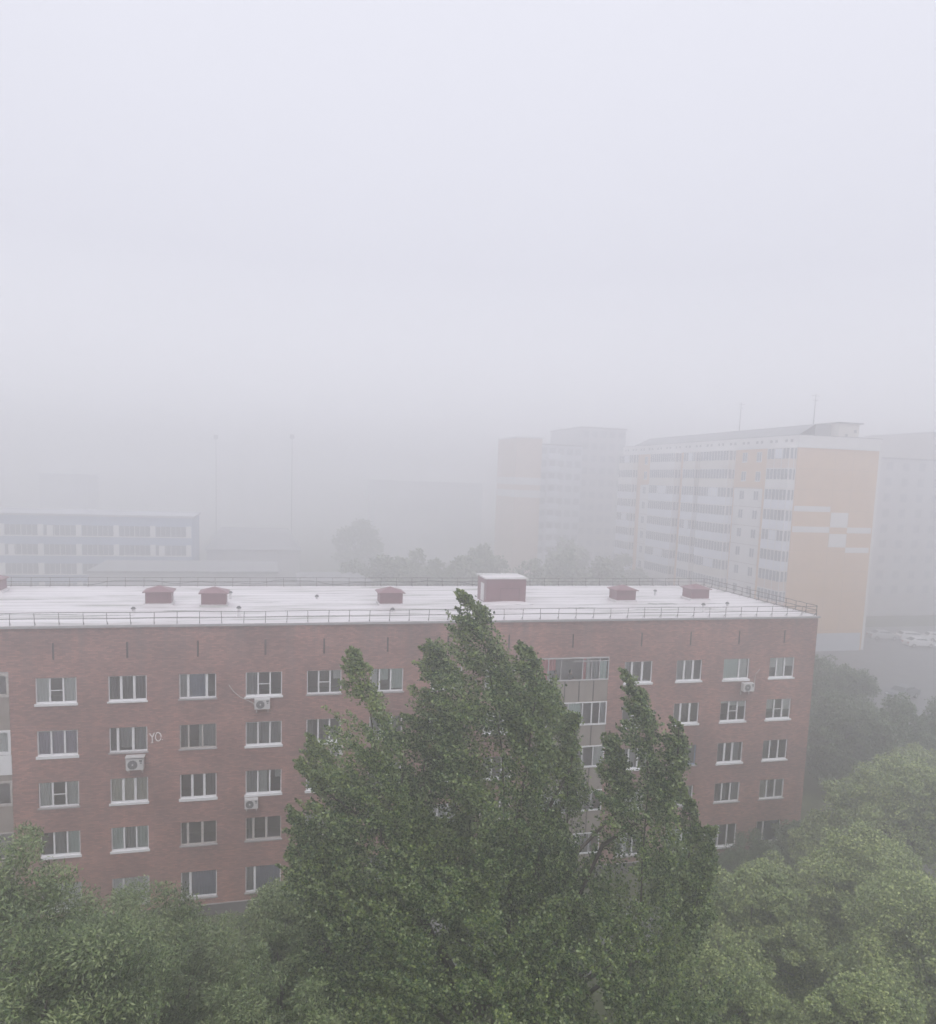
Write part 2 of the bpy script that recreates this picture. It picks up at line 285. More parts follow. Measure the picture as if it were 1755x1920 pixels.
# divisions, frame material, curtain, horizontal bar in pane, curtain span, sill depth
W3, WN, WR = (0.34, 0.67), (0.24, 0.62), (0.30, 0.72)
WIN = {
 (1,1): dict(d=W3, c=[(0, .33, 1, 'pale'), (.67, 1, 1, 'pale')], bar=1, sill=.10),
 (2,1): dict(d=(0.33, 0.67), c=[(0, 1, 1, 'dark')], sill=.06, thick=1),
 (3,1): dict(d=(0.24, 0.74), c=[(0, .24, 1, 'grey'), (.26, .72, 1, 'blue')], sill=.05, thick=1),
 (4,1): dict(d=W3, c=[(0, .3, 1, 'grey')], bar=1, sill=.07),
 (5,1): dict(d=W3, c=[(.75, .95, .38, 'pale')], bar=1, sill=.04),
 (6,1): dict(d=(0.28, 0.62), c=[(0, .22, 1, 'pale'), (.3, .55, .5, 'green'), (.64, 1, .9, 'green')], sill=.04),
 (7,1): dict(d=W3, c=[(0, 1, 1, 'grey')], sill=.05),
 (8,1): dict(d=W3, c=[(0, .5, 1, 'pale')], sill=.05),
 (10,1): dict(d=(0.27, 0.64), c=[(0, .2, 1, 'grey')], sill=.10, thick=1),
 (11,1): dict(d=(0.32, 0.66), c=[(0, .3, 1, 'grey'), (.4, .62, 1, 'grey')], sill=.08, thick=1),
 (12,1): dict(d=(0.62, ), c=[(0, .6, 1, 'green'), (.66, .95, 1, 'pale')], sill=.10),
 (13,1): dict(d=(0.30, 0.62), c=[(0, .28, .5, 'pale'), (.32, .6, 1, 'pale'), (.66, 1, .45, 'pale')], sill=.07),
 (1,2): dict(d=W3, c=[(0, 1, 1, 'lilac')], sill=.12, top=1),
 (2,2): dict(d=(0.22, 0.62), c=[(.26, .6, .85, 'grey'), (.66, 1, 1, 'grey')], sill=.04, thick=1),
 (3,2): dict(d=(0.24, 0.62), c=[(0, .25, 1, 'dark'), (.62, .95, 1, 'grey'), (.5, .6, 1, 'pale')], fr=OLDWHITE, sill=.03),
 (4,2): dict(d=W3, c=[(0, .97, 1, 'grey')], sill=.09, top=1),
 (5,2): dict(d=W3, c=[(0, .2, 1, 'dark'), (.45, .6, 1, 'dark')], sill=.09),
 (6,2): dict(d=W3, c=[(0, .4, 1, 'grey')], sill=.05),
 (7,2): dict(d=(0.3, 0.62), c=[(0, .3, 1, 'pale')], sill=.07, top=1),
 (8,2): dict(d=W3, c=[(0, .3, 1, 'pale')], sill=.07),
 (10,2): dict(d=W3, c=[(.7, 1, .5, 'pale')], bar=1, sill=.10),
 (11,2): dict(d=(0.28, 0.64), c=[(0, .25, 1, 'dark')], sill=.10, thick=1),
 (12,2): dict(d=W3, c=[(0, .3, .12, 'pale'), (.34, .66, .25, 'pale'), (.7, 1, .3, 'pale')], bar=1, sill=.09),
 (13,2): dict(d=W3, c=[(0, .3, .5, 'pale'), (.7, 1, .55, 'pale')], bar=1, sill=.09),
 (1,3): dict(d=W3, c=[(0, .32, 1, 'pale'), (.68, 1, 1, 'pale')], bar=1, sill=.05),
 (2,3): dict(d=(0.34, 0.66), c=[(0, 1, 1, 'cream')], sill=.09, thick=1),
 (3,3): dict(d=(0.33, 0.66), c=[(.7, 1, 1, 'dark')], sill=.12, thick=1),
 (4,3): dict(d=W3, c=[(0, .33, 1, 'grey'), (.35, .6, 1, 'pale'), (.8, .95, .35, 'pale')], sill=.10),
 (5,3): dict(d=W3, c=[(0, .3, 1, 'grey')], sill=.10),
 (6,3): dict(d=W3, c=[(0, 1, 1, 'grey')], sill=.06),
 (7,3): dict(d=W3, c=[(0, .5, 1, 'pale')], sill=.06),
 (8,3): dict(d=W3, c=[], sill=.06),
 (10,3): dict(d=W3, c=[(.3, .6, 1, 'grey')], sill=.08),
 (11,3): dict(d=(0.12, 0.52), c=[(0, .1, 1, 'blue'), (.5, 1, 1, 'dark')], fr=BLUEFR, sill=.04),
 (12,3): dict(d=(0.30, 0.60), c=[(0, .28, 1, 'dark'), (.64, .9, 1, 'grey')], sill=.09, thick=1),
 (13,3): dict(d=(0.30, 0.64), c=[(0, .28, 1, 'grey')], sill=.07),
 (1,4): dict(d=W3, c=[(.3, .6, 1, 'grey'), (.66, 1, 1, 'green')], sill=.10),
 (2,4): dict(d=W3, c=[(0, .34, 1, 'green'), (.34, .66, 1, 'grey'), (.66, 1, 1, 'green')], sill=.09),
 (3,4): dict(d=(0.20, 0.60), c=[], fr=OLDWHITE, sill=.04, thick=1),
 (4,4): dict(d=(0.22, 0.58), c=[(.06, .2, 1, 'dark')], fr=OLDWHITE, sill=.05, thick=1),
 (5,4): dict(d=W3, c=[(0, .6, 1, 'grey')], sill=.05),
 (6,4): dict(d=W3, c=[(0, .6, 1, 'grey')], sill=.05),
 (7,4): dict(d=W3, c=[(0, 1, 1, 'pale')], sill=.05),
 (8,4): dict(d=W3, c=[], sill=.05),
 (10,4): dict(d=W3, c=[(0, 1, 1, 'pale')], sill=.07),
 (11,4): dict(d=(0.34, 0.68), c=[(0, 1, 1, 'dark')], sill=.05),
 (12,4): dict(d=(0.31, 0.64), c=[(0, .3, 1, 'dark'), (.35, .5, .9, 'grey'), (.66, 1, 1, 'grey')], sill=.03),
 (13,4): dict(d=(0.31, 0.64), c=[(0, .3, 1, 'cream'), (.66, 1, 1, 'grey')], sill=.03),
 (2,5): dict(d=(0.3, ), c=[(0, 1, 1, 'pale')], sill=.05),
 (1,5): dict(d=(0.3, ), c=[(0, 1, 1, 'pale')], sill=.05),
 (3,5): dict(d=(0.26, ), c=[(.28, 1, 1, 'blue'), (0, .22, 1, 'grey')], sill=.05, thick=1),
 (4,5): dict(d=(0.26, ), c=[(.28, 1, 1, 'blue'), (0, .22, 1, 'grey')], sill=.05, thick=1),
 (5,5): dict(d=(0.3, ), c=[(0, 1, 1, 'grey')], sill=.05),
 (6,5): dict(d=(0.3, ), c=[(0, 1, 1, 'grey')], sill=.05),
 (7,5): dict(d=W3, c=[(0, 1, 1, 'grey')], sill=.05),
 (8,5): dict(d=W3, c=[(0, 1, 1, 'grey')], sill=.05),
 (10,5): dict(d=W3, c=[(0, .5, 1, 'pale')], sill=.05),
 (11,5): dict(d=W3, c=[(0, 1, 1, 'green')], sill=.05),
 (12,5): dict(d=(0.30, 0.64), c=[(0, .3, 1, 'grey')], sill=.09),
 (13,5): dict(d=(0.30, ), c=[(.34, .95, 1, 'blue'), (0, .1, 1, 'pale')], sill=.14),
}
openings = []
for (c, r) in WIN:
    x0, x1 = COLX[c]; z0 = SILL[r]; openings.append((x0, x1, z0, z0+HGT[r]))
LOG = (15.68, 20.42)        # loggia bay behind the poplar
LOGL = (-17.4, -12.66)      # loggia bay at the left end of the view
logz = [(1.6, 2.95), (4.42, 5.74), (7.26, 8.62), (9.98, 11.42), (12.82, 14.20)]
for a, b in (LOG, LOGL): openings.append((a, b, 0.9, 14.26))
VENTX = [-14.1, -10.57, -7.05, -3.55, -0.05, 3.11, 6.67, 10.2, 13.9, 17.96, 22.53, 25.93, 29.41, 32.78]
for x in VENTX: openings.append((x-0.048, x+0.048, 14.83, 15.70))
xs = sorted({XL, XR} | {v for o in openings for v in o[:2]}); zs = sorted({-1.0, 0.72, ZR-0.10} | {v for o in openings for v in o[2:]})
wm = MB()
for i in range(len(xs)-1):
    for j in range(len(zs)-1):
        cx, cz = (xs[i]+xs[i+1])/2, (zs[j]+zs[j+1])/2
        if any(o[0] < cx < o[1] and o[2] < cz < o[3] for o in openings): continue
        mi = 1 if cz < 0.72 else 0
        wm.quad((xs[i], 0, zs[j]), (xs[i+1], 0, zs[j]), (xs[i+1], 0, zs[j+1]), (xs[i], 0, zs[j+1]), mi)
zt = ZR-0.10
wm.quad((XR, 0, -1), (XR, YD, -1), (XR, YD, zt), (XR, 0, zt)); wm.quad((XR, YD, -1), (XL, YD, -1), (XL, YD, zt), (XR, YD, zt)); wm.quad((XL, YD, -1), (XL, 0, -1), (XL, 0, zt), (XL, YD, zt))
for (x0, x1, z0, z1) in openings:
    slot = x1-x0 < 0.2; log = x1-x0 > 3
    dp = 0.14 if slot else 0.16
    if log: dp = 1.2
    mi = 2 if slot else 0
    wm.quad((x0, 0, z0), (x0, 0, z1), (x0, dp, z1), (x0, dp, z0), mi); wm.quad((x1, 0, z1), (x1, 0, z0), (x1, dp, z0), (x1, dp, z1), mi)
    wm.quad((x0, 0, z1), (x1, 0, z1), (x1, dp, z1), (x0, dp, z1), mi); wm.quad((x0, dp, z0), (x1, dp, z0), (x1, 0, z0), (x0, 0, z0), mi)
    if slot or log: wm.quad((x0, dp, z0), (x1, dp, z0), (x1, dp, z1), (x0, dp, z1), 2 if slot else 4)
    else:
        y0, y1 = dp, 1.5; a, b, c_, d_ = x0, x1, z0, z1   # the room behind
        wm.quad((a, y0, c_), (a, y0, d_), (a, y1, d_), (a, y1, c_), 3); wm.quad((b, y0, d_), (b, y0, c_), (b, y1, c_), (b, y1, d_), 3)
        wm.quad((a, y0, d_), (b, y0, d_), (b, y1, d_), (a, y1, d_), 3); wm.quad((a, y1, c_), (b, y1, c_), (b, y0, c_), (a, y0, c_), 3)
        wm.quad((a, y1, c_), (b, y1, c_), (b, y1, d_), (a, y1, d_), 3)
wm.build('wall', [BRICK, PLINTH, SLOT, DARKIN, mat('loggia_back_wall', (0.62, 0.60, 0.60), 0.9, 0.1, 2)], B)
pm = MB(); pm.box(XL, XR+0.03, -0.035, -0.002, 0.66, 0.72); pm.build('plinth_ledge', COPING, B)

def make_window(x0, x1, z0, z1, w, name='window'):
    W = x1-x0; H = z1-z0; fr = w.get('fr', WHITE); t = 0.055; y0, y1 = 0.07, 0.14; zb = z0+0.03
    f = MB(); f.box(x0, x0+t, y0, y1, zb, z1); f.box(x1-t, x1, y0, y1, zb, z1)
    f.box(x0+t, x1-t, y0+.002, y1-.002, zb, zb+t+0.02); f.box(x0+t, x1-t, y0+.002, y1-.002, z1-t*(1 if w.get('top') else .6), z1)
    mt = 0.062 if w.get('thick') else 0.042
    edges = [0]+list(w['d'])+[1]
    for d in w['d']:
        xm = x0+W*d; f.box(xm-mt, xm+mt, y0-.004, y1-.004, zb+t, z1-t*.6)
    if w.get('bar'):
        a, b = (edges[1], edges[2]) if len(edges) > 3 else (edges[0], edges[1])
        xa, xb = x0+W*a+mt, x0+W*b-mt; zz = z0+H*0.5
        f.box(xa, xb, y0+.004, y1-.008, zz-.018, zz+.018)
    wo = f.build(name, fr, B)
    g = MB()
    for a, b in zip(edges, edges[1:]):
        g.quad((x0+W*a, 0.11, zb), (x0+W*b, 0.11, zb), (x0+W*b, 0.11, z1), (x0+W*a, 0.11, z1))
    g.build('glass', GLASS, wo)
    s = w.get('sill', .05); m = MB()
    m.box(x0-0.06, x1+0.05, -0.07, 0.10, z0-s, z0+0.028)
    m.build('sill', WHITE if s > .055 and fr is WHITE else COPING, wo)
    for k, (a, b, hgt, cn) in enumerate(w['c']):
        yy = 0.165+0.008*k; xa, xb = x0+W*a+.03, x0+W*b; zt_ = z1-.02; zb_ = z1-.03-(H-.06)*hgt
        c = MB(); n = max(2, int((xb-xa)/0.07))
        for i in range(n):
            p0, p1 = xa+(xb-xa)*i/n, xa+(xb-xa)*(i+1)/n; o0, o1 = (0.0, 0.02) if i % 2 else (0.02, 0.0)
            c.quad((p0, yy+o0, zb_), (p1, yy+o1, zb_), (p1, yy+o1, zt_), (p0, yy+o0, zt_))
        c.build('curtain', CUR[cn], wo)
    return wo
for (c, r), wd in WIN.items():
    x0, x1 = COLX[c]; z0 = SILL[r]; make_window(x0, x1, z0, z0+HGT[r], wd)

# loggias
def loggia(x0, x1, zbands, styles, seam_n):
    prev = 0.9
    for (za, zb), st in zip(zbands, styles):
        # parapet panel
        p = MB(); p.box(x0+.01, x1-.01, 0.0, 0.10, prev, za-0.035)
        po = p.build('loggia_parapet', st.get('pm', CONC), B)
        s = MB()
        for k in range(seam_n):
            xx = x0+0.95+k*(x1-x0)/(seam_n+.02)
            if xx < x1-.03: s.box(xx-.035, xx+.035, -0.018, -0.002, prev+.04, za-.06)
        if st.get('seams', 1): s.build('seam', SEAM, po)
        # slab
        sl = MB(); sl.box(x0+.01, x1-.01, 0.12, 1.19, za-1.28, za-1.12); sl.build('loggia_floor', CONC, B)
        f = MB(); fm = st.get('fr', WHITE); t = st.get('t', .05)
        f.box(x0, x1, -0.05, 0.06, za-.03, za+t); f.box(x0, x1, -0.03, 0.06, zb-t, zb+.01); f.box(x0, x0+t, -0.028, 0.058, za+t, zb-t); f.box(x1-t, x1, -0.028, 0.058, za+t, zb-t)
        for d, tt in st['d']:
            xm = x0+(x1-x0)*d; f.box(xm-tt/2, xm+tt/2, -0.024, 0.054, za+t, zb-t)
        for (a, b, hh) in st.get('bars', []):
            zz = za+(zb-za)*hh; f.box(x0+(x1-x0)*a, x0+(x1-x0)*b, -0.034, -0.026, zz-.025, zz+.025)
        fo = f.build('loggia_window', fm, B)
        g = MB(); g.quad((x0, 0.02, za), (x1, 0.02, za), (x1, 0.02, zb), (x0, 0.02, zb)); g.build('glass', CLEARGL, fo)
        for k, (a, b, lo, hi, cn) in enumerate(st.get('c', [])):
            c = MB(); yy = 0.07+0.01*k; xa, xb = x0+(x1-x0)*a, x0+(x1-x0)*b; n = max(2, int((xb-xa)/0.08))
            for i in range(n):
                p0, p1 = xa+(xb-xa)*i/n, xa+(xb-xa)*(i+1)/n; o0, o1 = (0, .03) if i % 2 else (.03, 0)
                c.quad((p0, yy+o0, za+(zb-za)*lo), (p1, yy+o1, za+(zb-za)*lo), (p1, yy+o1, za+(zb-za)*hi), (p0, yy+o0, za+(zb-za)*hi))
            c.build('curtain', CUR[cn], fo)
        prev = zb+.012
    p = MB(); p.box(x0, x1, 0.0, 0.12, prev, 14.26); p.build('loggia_lintel', COPING, B)
PALEFR = mat('aluminium_frame', (0.55, 0.53, 0.53), 0.4, 0.08, 4)
std = dict(d=((.25, .05), (.5, .06), (.66, .05), (.85, .04)), c=[(0, .4, 0, 1, 'pale'), (.45, .6, 0, 1, 'grey')])
top = dict(fr=PALEFR, t=.04, d=((.165, .035), (.335, .025), (.635, .04), (.76, .03), (.87, .04)), bars=[(.51, 1, .86)],
           c=[(.06, .16, 0, 1, 'pink'), (.16, .27, .45, 1, 'pink'), (.64, .69, 0, 1, 'pink'), (.70, .75, 0, 1, 'pale'), (.88, .98, 0, .85, 'green'), (.77, .86, .0, .85, 'grey')])
r2 = dict(t=.06, d=((.25, .07), (.46, .04), (.66, .05), (.79, .07), (.90, .05)), c=[(.48, .64, 0, 1, 'green'), (.02, .24, 0, 1, 'pale'), (.9, .99, 0, 1, 'grey')])
r3 = dict(t=.07, d=((.25, .07), (.50, .05), (.69, .07), (.84, .05)), c=[(.86, .99, 0, 1, 'pale'), (.4, .49, 0, 1, 'pale')])
loggia(LOG[0], LOG[1], logz, [std, std, r3, r2, top], 5)
lw = dict(fr=OLDWHITE, t=.10, d=((.5, .1), (.8, .1)), c=[(.0, .5, 0, 1, 'grey')], seams=0)
lb = dict(t=.12, fr=WHITE, d=((.5, .1), ), c=[(0, 1, 0, 1, 'pale')], seams=0)
loggia(LOGL[0], LOGL[1], [(1.6, 2.9), (4.3, 5.72), (7.2, 8.5), (9.95, 11.2), (12.98, 14.18)], [lw, dict(lw, t=.05), lw, lb, dict(lw, t=.12)], 5)
m = MB(); m.box(LOGL[0], LOGL[1]+.02, -0.06, -0.004, 8.85, 9.90); m.build('loggia_cladding', WHITE, B)['label'] = 'white cladding panel below loggia glazing'

# roof
m = MB(); m.box(XL, XR+.02, -0.02, YD+.02, ZR-.10, ZR-.02); rf = m.build('roof', ROOF, B)
m = MB()
m.box(XL, XR+.10, -0.10, 0.0, ZR-.12, ZR); m.box(XR, XR+.10, 0.0, YD, ZR-.12, ZR); m.box(XL, XR+.10, YD, YD+.10, ZR-.12, ZR+.06)
m.build('roof_edge_flashing', COPING, rf)
m = MB()   # membrane turned up over a low kerb along the edges
m.quad((XL, 0, ZR+.004), (XR, 0, ZR+.004), (XR-.5, .55, ZR-.016), (XL, .55, ZR-.016)); m.quad((XL, YD-.35, ZR-.016), (XR-.5, YD-.35, ZR-.016), (XR, YD, ZR+.06), (XL, YD, ZR+.06))
m.quad((XR, 0, ZR+.004), (XR, YD, ZR+.06), (XR-.5, YD-.35, ZR-.016), (XR-.5, .55, ZR-.016))
m.build('membrane_kerb', ROOF, rf)
def roof_vent(x, y, w=1.45, d=1.25, h=.82):
    z = ZR-.02
    m = MB(); m.box(x, x+w, y, y+d, z+.16, z+h); body = m.build('roof_vent', MAROON, B, bevel=.01)
    m = MB(); m.box(x-.09, x+w+.09, y-.09, y+d+.09, z, z+.155); m.quad((x-.35, y-.35, z+.004), (x+w+.3, y-.35, z+.004), (x+w+.09, y-.09, z+.06), (x-.09, y-.09, z+.06)); m.build('vent_base', ROOF, body, bevel=.02)
    m = MB(); o = .14; a = [(x-o, y-o, z+h), (x+w+o, y-o, z+h), (x+w+o, y+d+o, z+h), (x-o, y+d+o, z+h)]; b = [(p[0], p[1], z+h+.05) for p in a]
    for i in range(4): j = (i+1) % 4; m.quad(a[i], a[j], b[j], b[i]); m.poly([b[i], b[j], (x+w/2, y+d/2, z+h+.36)])
    m.poly(a[::-1]); m.build('vent_cap', MAROON, body)
for x, y in ((-7.0, 5.95), (-3.8, 5.42), (6.95, 5.33), (23.65, 6.15), (29.75, 6.65), (-17.75, 11.4)): roof_vent(x, y)
hx0, hx1, hy0, hy1, hz = 14.15, 16.92, 6.1, 8.3, ZR+1.62
m = MB(); m.box(hx0, hx1, hy0, hy1, ZR-.02, hz); hh = m.build('roof_access_house', MAROON, B)
m = MB(); m.box(hx0-.1, hx1+.1, hy0-.1, hy1+.1, hz+.002, hz+.10); m.build('access_roof', ROOF, hh)
m = MB(); m.box(hx0-.02, hx0-.004, hy0+.55, hy0+1.35, ZR+.05, ZR+1.25); m.build('door', ACW, hh)
m = MB(); m.box(hx0+.95, hx1-.45, hy0-.03, hy0-.004, ZR+.98, ZR+1.02); m.box(hx0+.95, hx0+.98, hy0-.025, hy0-.004, ZR+.2, ZR+.98); m.box(hx1-.48, hx1-.45, hy0-.025, hy0-.004, ZR+.2, ZR+.98); m.build('hatch_trim', mat('dark_maroon', (0.12,.055,.062), .6, .1, 3), hh)
bmx = bmesh.new(); bmesh.ops.create_icosphere(bmx, subdivisions=3, radius=1)
for v in bmx.verts:
    k = 1+.25*math.sin(v.co.x*5+v.co.y*3); v.co = Vector((v.co.x*1.75*k+(hx0+hx1)/2+.15, v.co.y*.75*k+hy0-.1, max(0, v.co.z)*.16+ZR-.018))
me = bpy.data.meshes.new('membrane_apron'); bmx.to_mesh(me); bmx.free(); link('membrane_apron', me, ROOF, hh)
for x, y, h in ((-2.26, 8.66, .35), (-1.52, 2.26, .45), (28.25, 9.23, .3), (27.95, 2.08, .45), (3.21, 8.49, .12), (7.42, 3.18, .12), (31.2, 4.3, .15), (-7.4, 4.3, .1)):
    m = MB(); m.tube([(x, y, ZR-.02), (x, y, ZR+h)], .09, 10); p = m.build('roof_pipe', ROOF, B, smooth=False)
    m = MB(); m.tube([(x, y, ZR+h), (x, y, ZR+h+.03), (x, y, ZR+h+.13)], [.13, .15, .06], 10); m.build('pipe_cap', PIPEC, p)
for x, y, w in ((-5.2, 4.2, 1.6), (-3.0, 4.3, 1.0), (1.5, 6.5, 1.2), (20.5, 4.4, 1.5), (26.5, 5.2, 1.6), (24.7, 3.2, 0.9), (12.1, 3.4, .8), (-14, 3.9, 2.5)):
    pass
WET = mat('roof_grime', (0.33, 0.335, 0.31), .25, .35, 5)
for i, (x, y, a, b_) in enumerate(((-12.5, 3.4, 3.2, .28), (-8.6, 2.9, 2.0, .16), (-4.7, 4.3, 1.3, .2), (-.2, 7.2, 1.7, .14), (11.4, 3.6, 1.2, .18), (20.0, 4.0, 1.6, .22), (26.8, 5.4, 1.5, .5), (24.4, 3.3, 1.1, .16), (30.9, 5.4, .9, .14), (29.0, 3.2, .7, .12), (4.6, 10.6, 1.6, .1), (-15.0, 8.6, 2.6, .12))):
    r_ = random.Random(i+3); n_ = 26; m = MB()
    m.poly([(x+a*math.cos(2*math.pi*k/n_)*r_.uniform(.6, 1.1), y+b_*math.sin(2*math.pi*k/n_)*r_.uniform(.35, 1.25), ZR-.0165) for k in range(n_)])
    m.build('puddle_stain', WET, rf)
SEAML = mat('membrane_seam', (0.50, 0.49, 0.48), .6, .15, 3)
for i in range(11):
    m = MB(); y_ = 1.15+i*1.08; m.box(XL+.5, XR-.6, y_, y_+.03, ZR-.0195, ZR-.0145); m.build('membrane_seam', SEAML, rf)
# graffiti YO
g = MB(); X0, Z0 = -6.02, 10.22
def stroke(pts, r=.032): g.tube([(X0+a, -.012, Z0+b) for a, b in pts], r, 5)
stroke([(0, .48), (.07, .36), (.15, .26)]); stroke([(.24, .50), (.19, .38), (.14, .26), (.14, .1), (.12, -.04)]); stroke([(.05, -.05), (.19, -.04)], .014)
stroke([(.36, .5), (.30, .36), (.30, .18), (.37, .06), (.46, .04), (.55, .12), (.58, .28), (.54, .42), (.45, .50), (.36, .5)]); stroke([(.62, .10), (.67, .11)], .02)
g.build('graffiti', mat('pale_paint', (0.85, 0.80, 0.78), .8, .1, 9), B)['label'] = 'pale painted letters YO on the brick'

# ------------------------------------------------------------------ railings on the roof
def railing(name, label, pts_fn, n, z, hgt, inward, mid=(.52,), rr=.018):
    r = empty(name, pts_fn(0)+(z,)); base = Vector(pts_fn(0)+(z,))
    tag(r, label, 'railing', 'steel railings round the white roof')
    for k, hf in enumerate([1.0]+list(mid)):
        m = MB(); step = 40; P = []
        for i in range(step+1):
            x, y = pts_fn(i/step); P.append(tuple(Vector((x, y, z+hgt*hf+.012*math.sin(i*1.7+k))) - base))
        m.tube(P, rr, 5); m.build('top_rail' if k == 0 else 'mid_rail', RAILM, r)
    src = None
    for i in range(n+1):
        x, y = pts_fn(i/n)
        if src is None:
            m = MB(); m.tube([(0, 0, 0), (0, 0, hgt)], rr*.9, 5); m.tube([(0, 0, hgt*.30), (inward[0]*.22, inward[1]*.22, 0.0)], rr*.7, 5)
            src = m.build('post', RAILM, r); o = src
        else:
            o = src.copy(); sc.collection.objects.link(o); o.parent = r
        o.location = Vector((x, y, z)) - base; o.rotation_euler = (rnd.uniform(-.04, .04), rnd.uniform(-.05, .05), 0)
    return r
railing('roof_railing', 'brown steel railing along the near roof edge above the facade', lambda t: (XL+.2+(XR-.3-XL)*t, .06), 66, ZR, .66, (0, 1))
railing('roof_railing', 'steel railing along the far roof edge with a cable draped on it', lambda t: (XL+.2+(XR-.3-XL)*t, YD-.02), 64, ZR+.05, .62, (0, -1), mid=(.55, .12))
railing('roof_railing', 'steel railing down the right end of the white roof', lambda t: (XR-.05, .16+(YD-.3)*t), 13, ZR+.01, .66, (-1, 0), mid=(.55, .1), rr=.022)
m = MB(); P = []
x = -12.0
while x < 16.5:
    P.append((x, YD-.05, ZR+.05+.30+.17*math.sin(x*.9)*math.sin(x*.23+1)+.05*math.sin(x*2.3))); x += .5
m.tube(P, .016, 5); tag(m.build('cable', mat('black_cable', (.04, .04, .04), .7), None), 'dark cable hanging in waves along the far roof railing', 'cable')

# ------------------------------------------------------------------ air conditioners
def aircon(x, z, label, w=.82, h=.56, hose=None, shelf=False):
    r = empty('air_conditioner', (x, -.02, z)); tag(r, label, 'air conditioner', 'air conditioners on the brick facade')
    m = MB(); m.box(0, w, -.42, -.10, 0, h); c = m.build('casing', ACW, r, bevel=.015)
    m = MB(); n = 20; cx, cz, rad = w*.38, h*.48, h*.40
    m.poly([(cx+rad*math.cos(2*math.pi*k/n), -.424, cz+rad*math.sin(2*math.pi*k/n)) for k in range(n)]); fg = m.build('fan_grille', ACD, r)
    m = MB()
    for q in (.92, .62, .34):
        m.tube([(cx+rad*q*math.cos(2*math.pi*k/n), -.43, cz+rad*q*math.sin(2*math.pi*k/n)) for k in range(n+1)], .007, 4, cap=False)
    for k in range(8): m.tube([(cx+.05*math.cos(k*math.pi/4), -.43, cz+.05*math.sin(k*math.pi/4)), (cx+rad*math.cos(k*math.pi/4), -.43, cz+rad*math.sin(k*math.pi/4))], .006, 4)
    m.build('grille_wires', mat('pale_wire', (.3, .3, .3), .5), fg)
    m = MB(); m.tube([(cx, -.426, cz), (cx, -.436, cz)], .045, 10); m.build('fan_hub', ACW, fg)
    m = MB(); m.box(w*.76, w*.92, -.424, -.42, h*.72, h*.88); m.box(w*.80, w*.90, -.424, -.42, h*.56, h*.66); m.build('badge', ACD, c)
    for xx in (.1, w-.1):
        m = MB(); m.box(xx-.02, xx+.02, -.44, .02, -.05, -.012); m.box(xx-.02, xx+.02, -.02, .02, -.3, -.05); m.build('bracket', OLDWHITE, r)
    if shelf: m = MB(); m.box(-.02, w+.05, -.48, .02, h+.07, h+.10); m.build('rain_cover', ACW, r)
    if hose: m = MB(); m.tube(hose, .022, 6); m.build('hose', OLDWHITE, r)
aircon(-.62, 11.90, 'white air conditioner under the fourth top-floor window, thin hose rising to its left', hose=[(-1.35, 0, 1.32), (-1.1, -.02, .95), (-.75, -.03, .62), (-.35, -.03, .42), (-.05, -.1, .28), (0.05, -.2, .02), (.15, -.1, -.22)])
aircon(-7.16, 8.86, 'largest white air conditioner, beside the YO graffiti with a rain cover', w=.88, h=.62, shelf=True)
aircon(-1.13, 6.26, 'small white air conditioner under a third-row window left of the poplar', w=.72, h=.54)
aircon(3.46, 9.04, 'white air conditioner half hidden by poplar leaves, second row', w=.74, h=.54, hose=[(.7, -.1, .45), (.95, -.05, .8), (1.2, 0, 1.15)])
aircon(29.72, 11.80, 'white air conditioner near the right end of the top row', w=.80, h=.54, hose=[(.75, -.2, 0), (.85, -.1, .05), (1.05, 0, .35), (1.08, 0, .8), (1.12, 0, 1.05), (1.4, 0, 1.35)])
aircon(27.65, 2.12, 'small white air conditioner on the lowest visible row, right of the poplar', w=.72, h=.52)

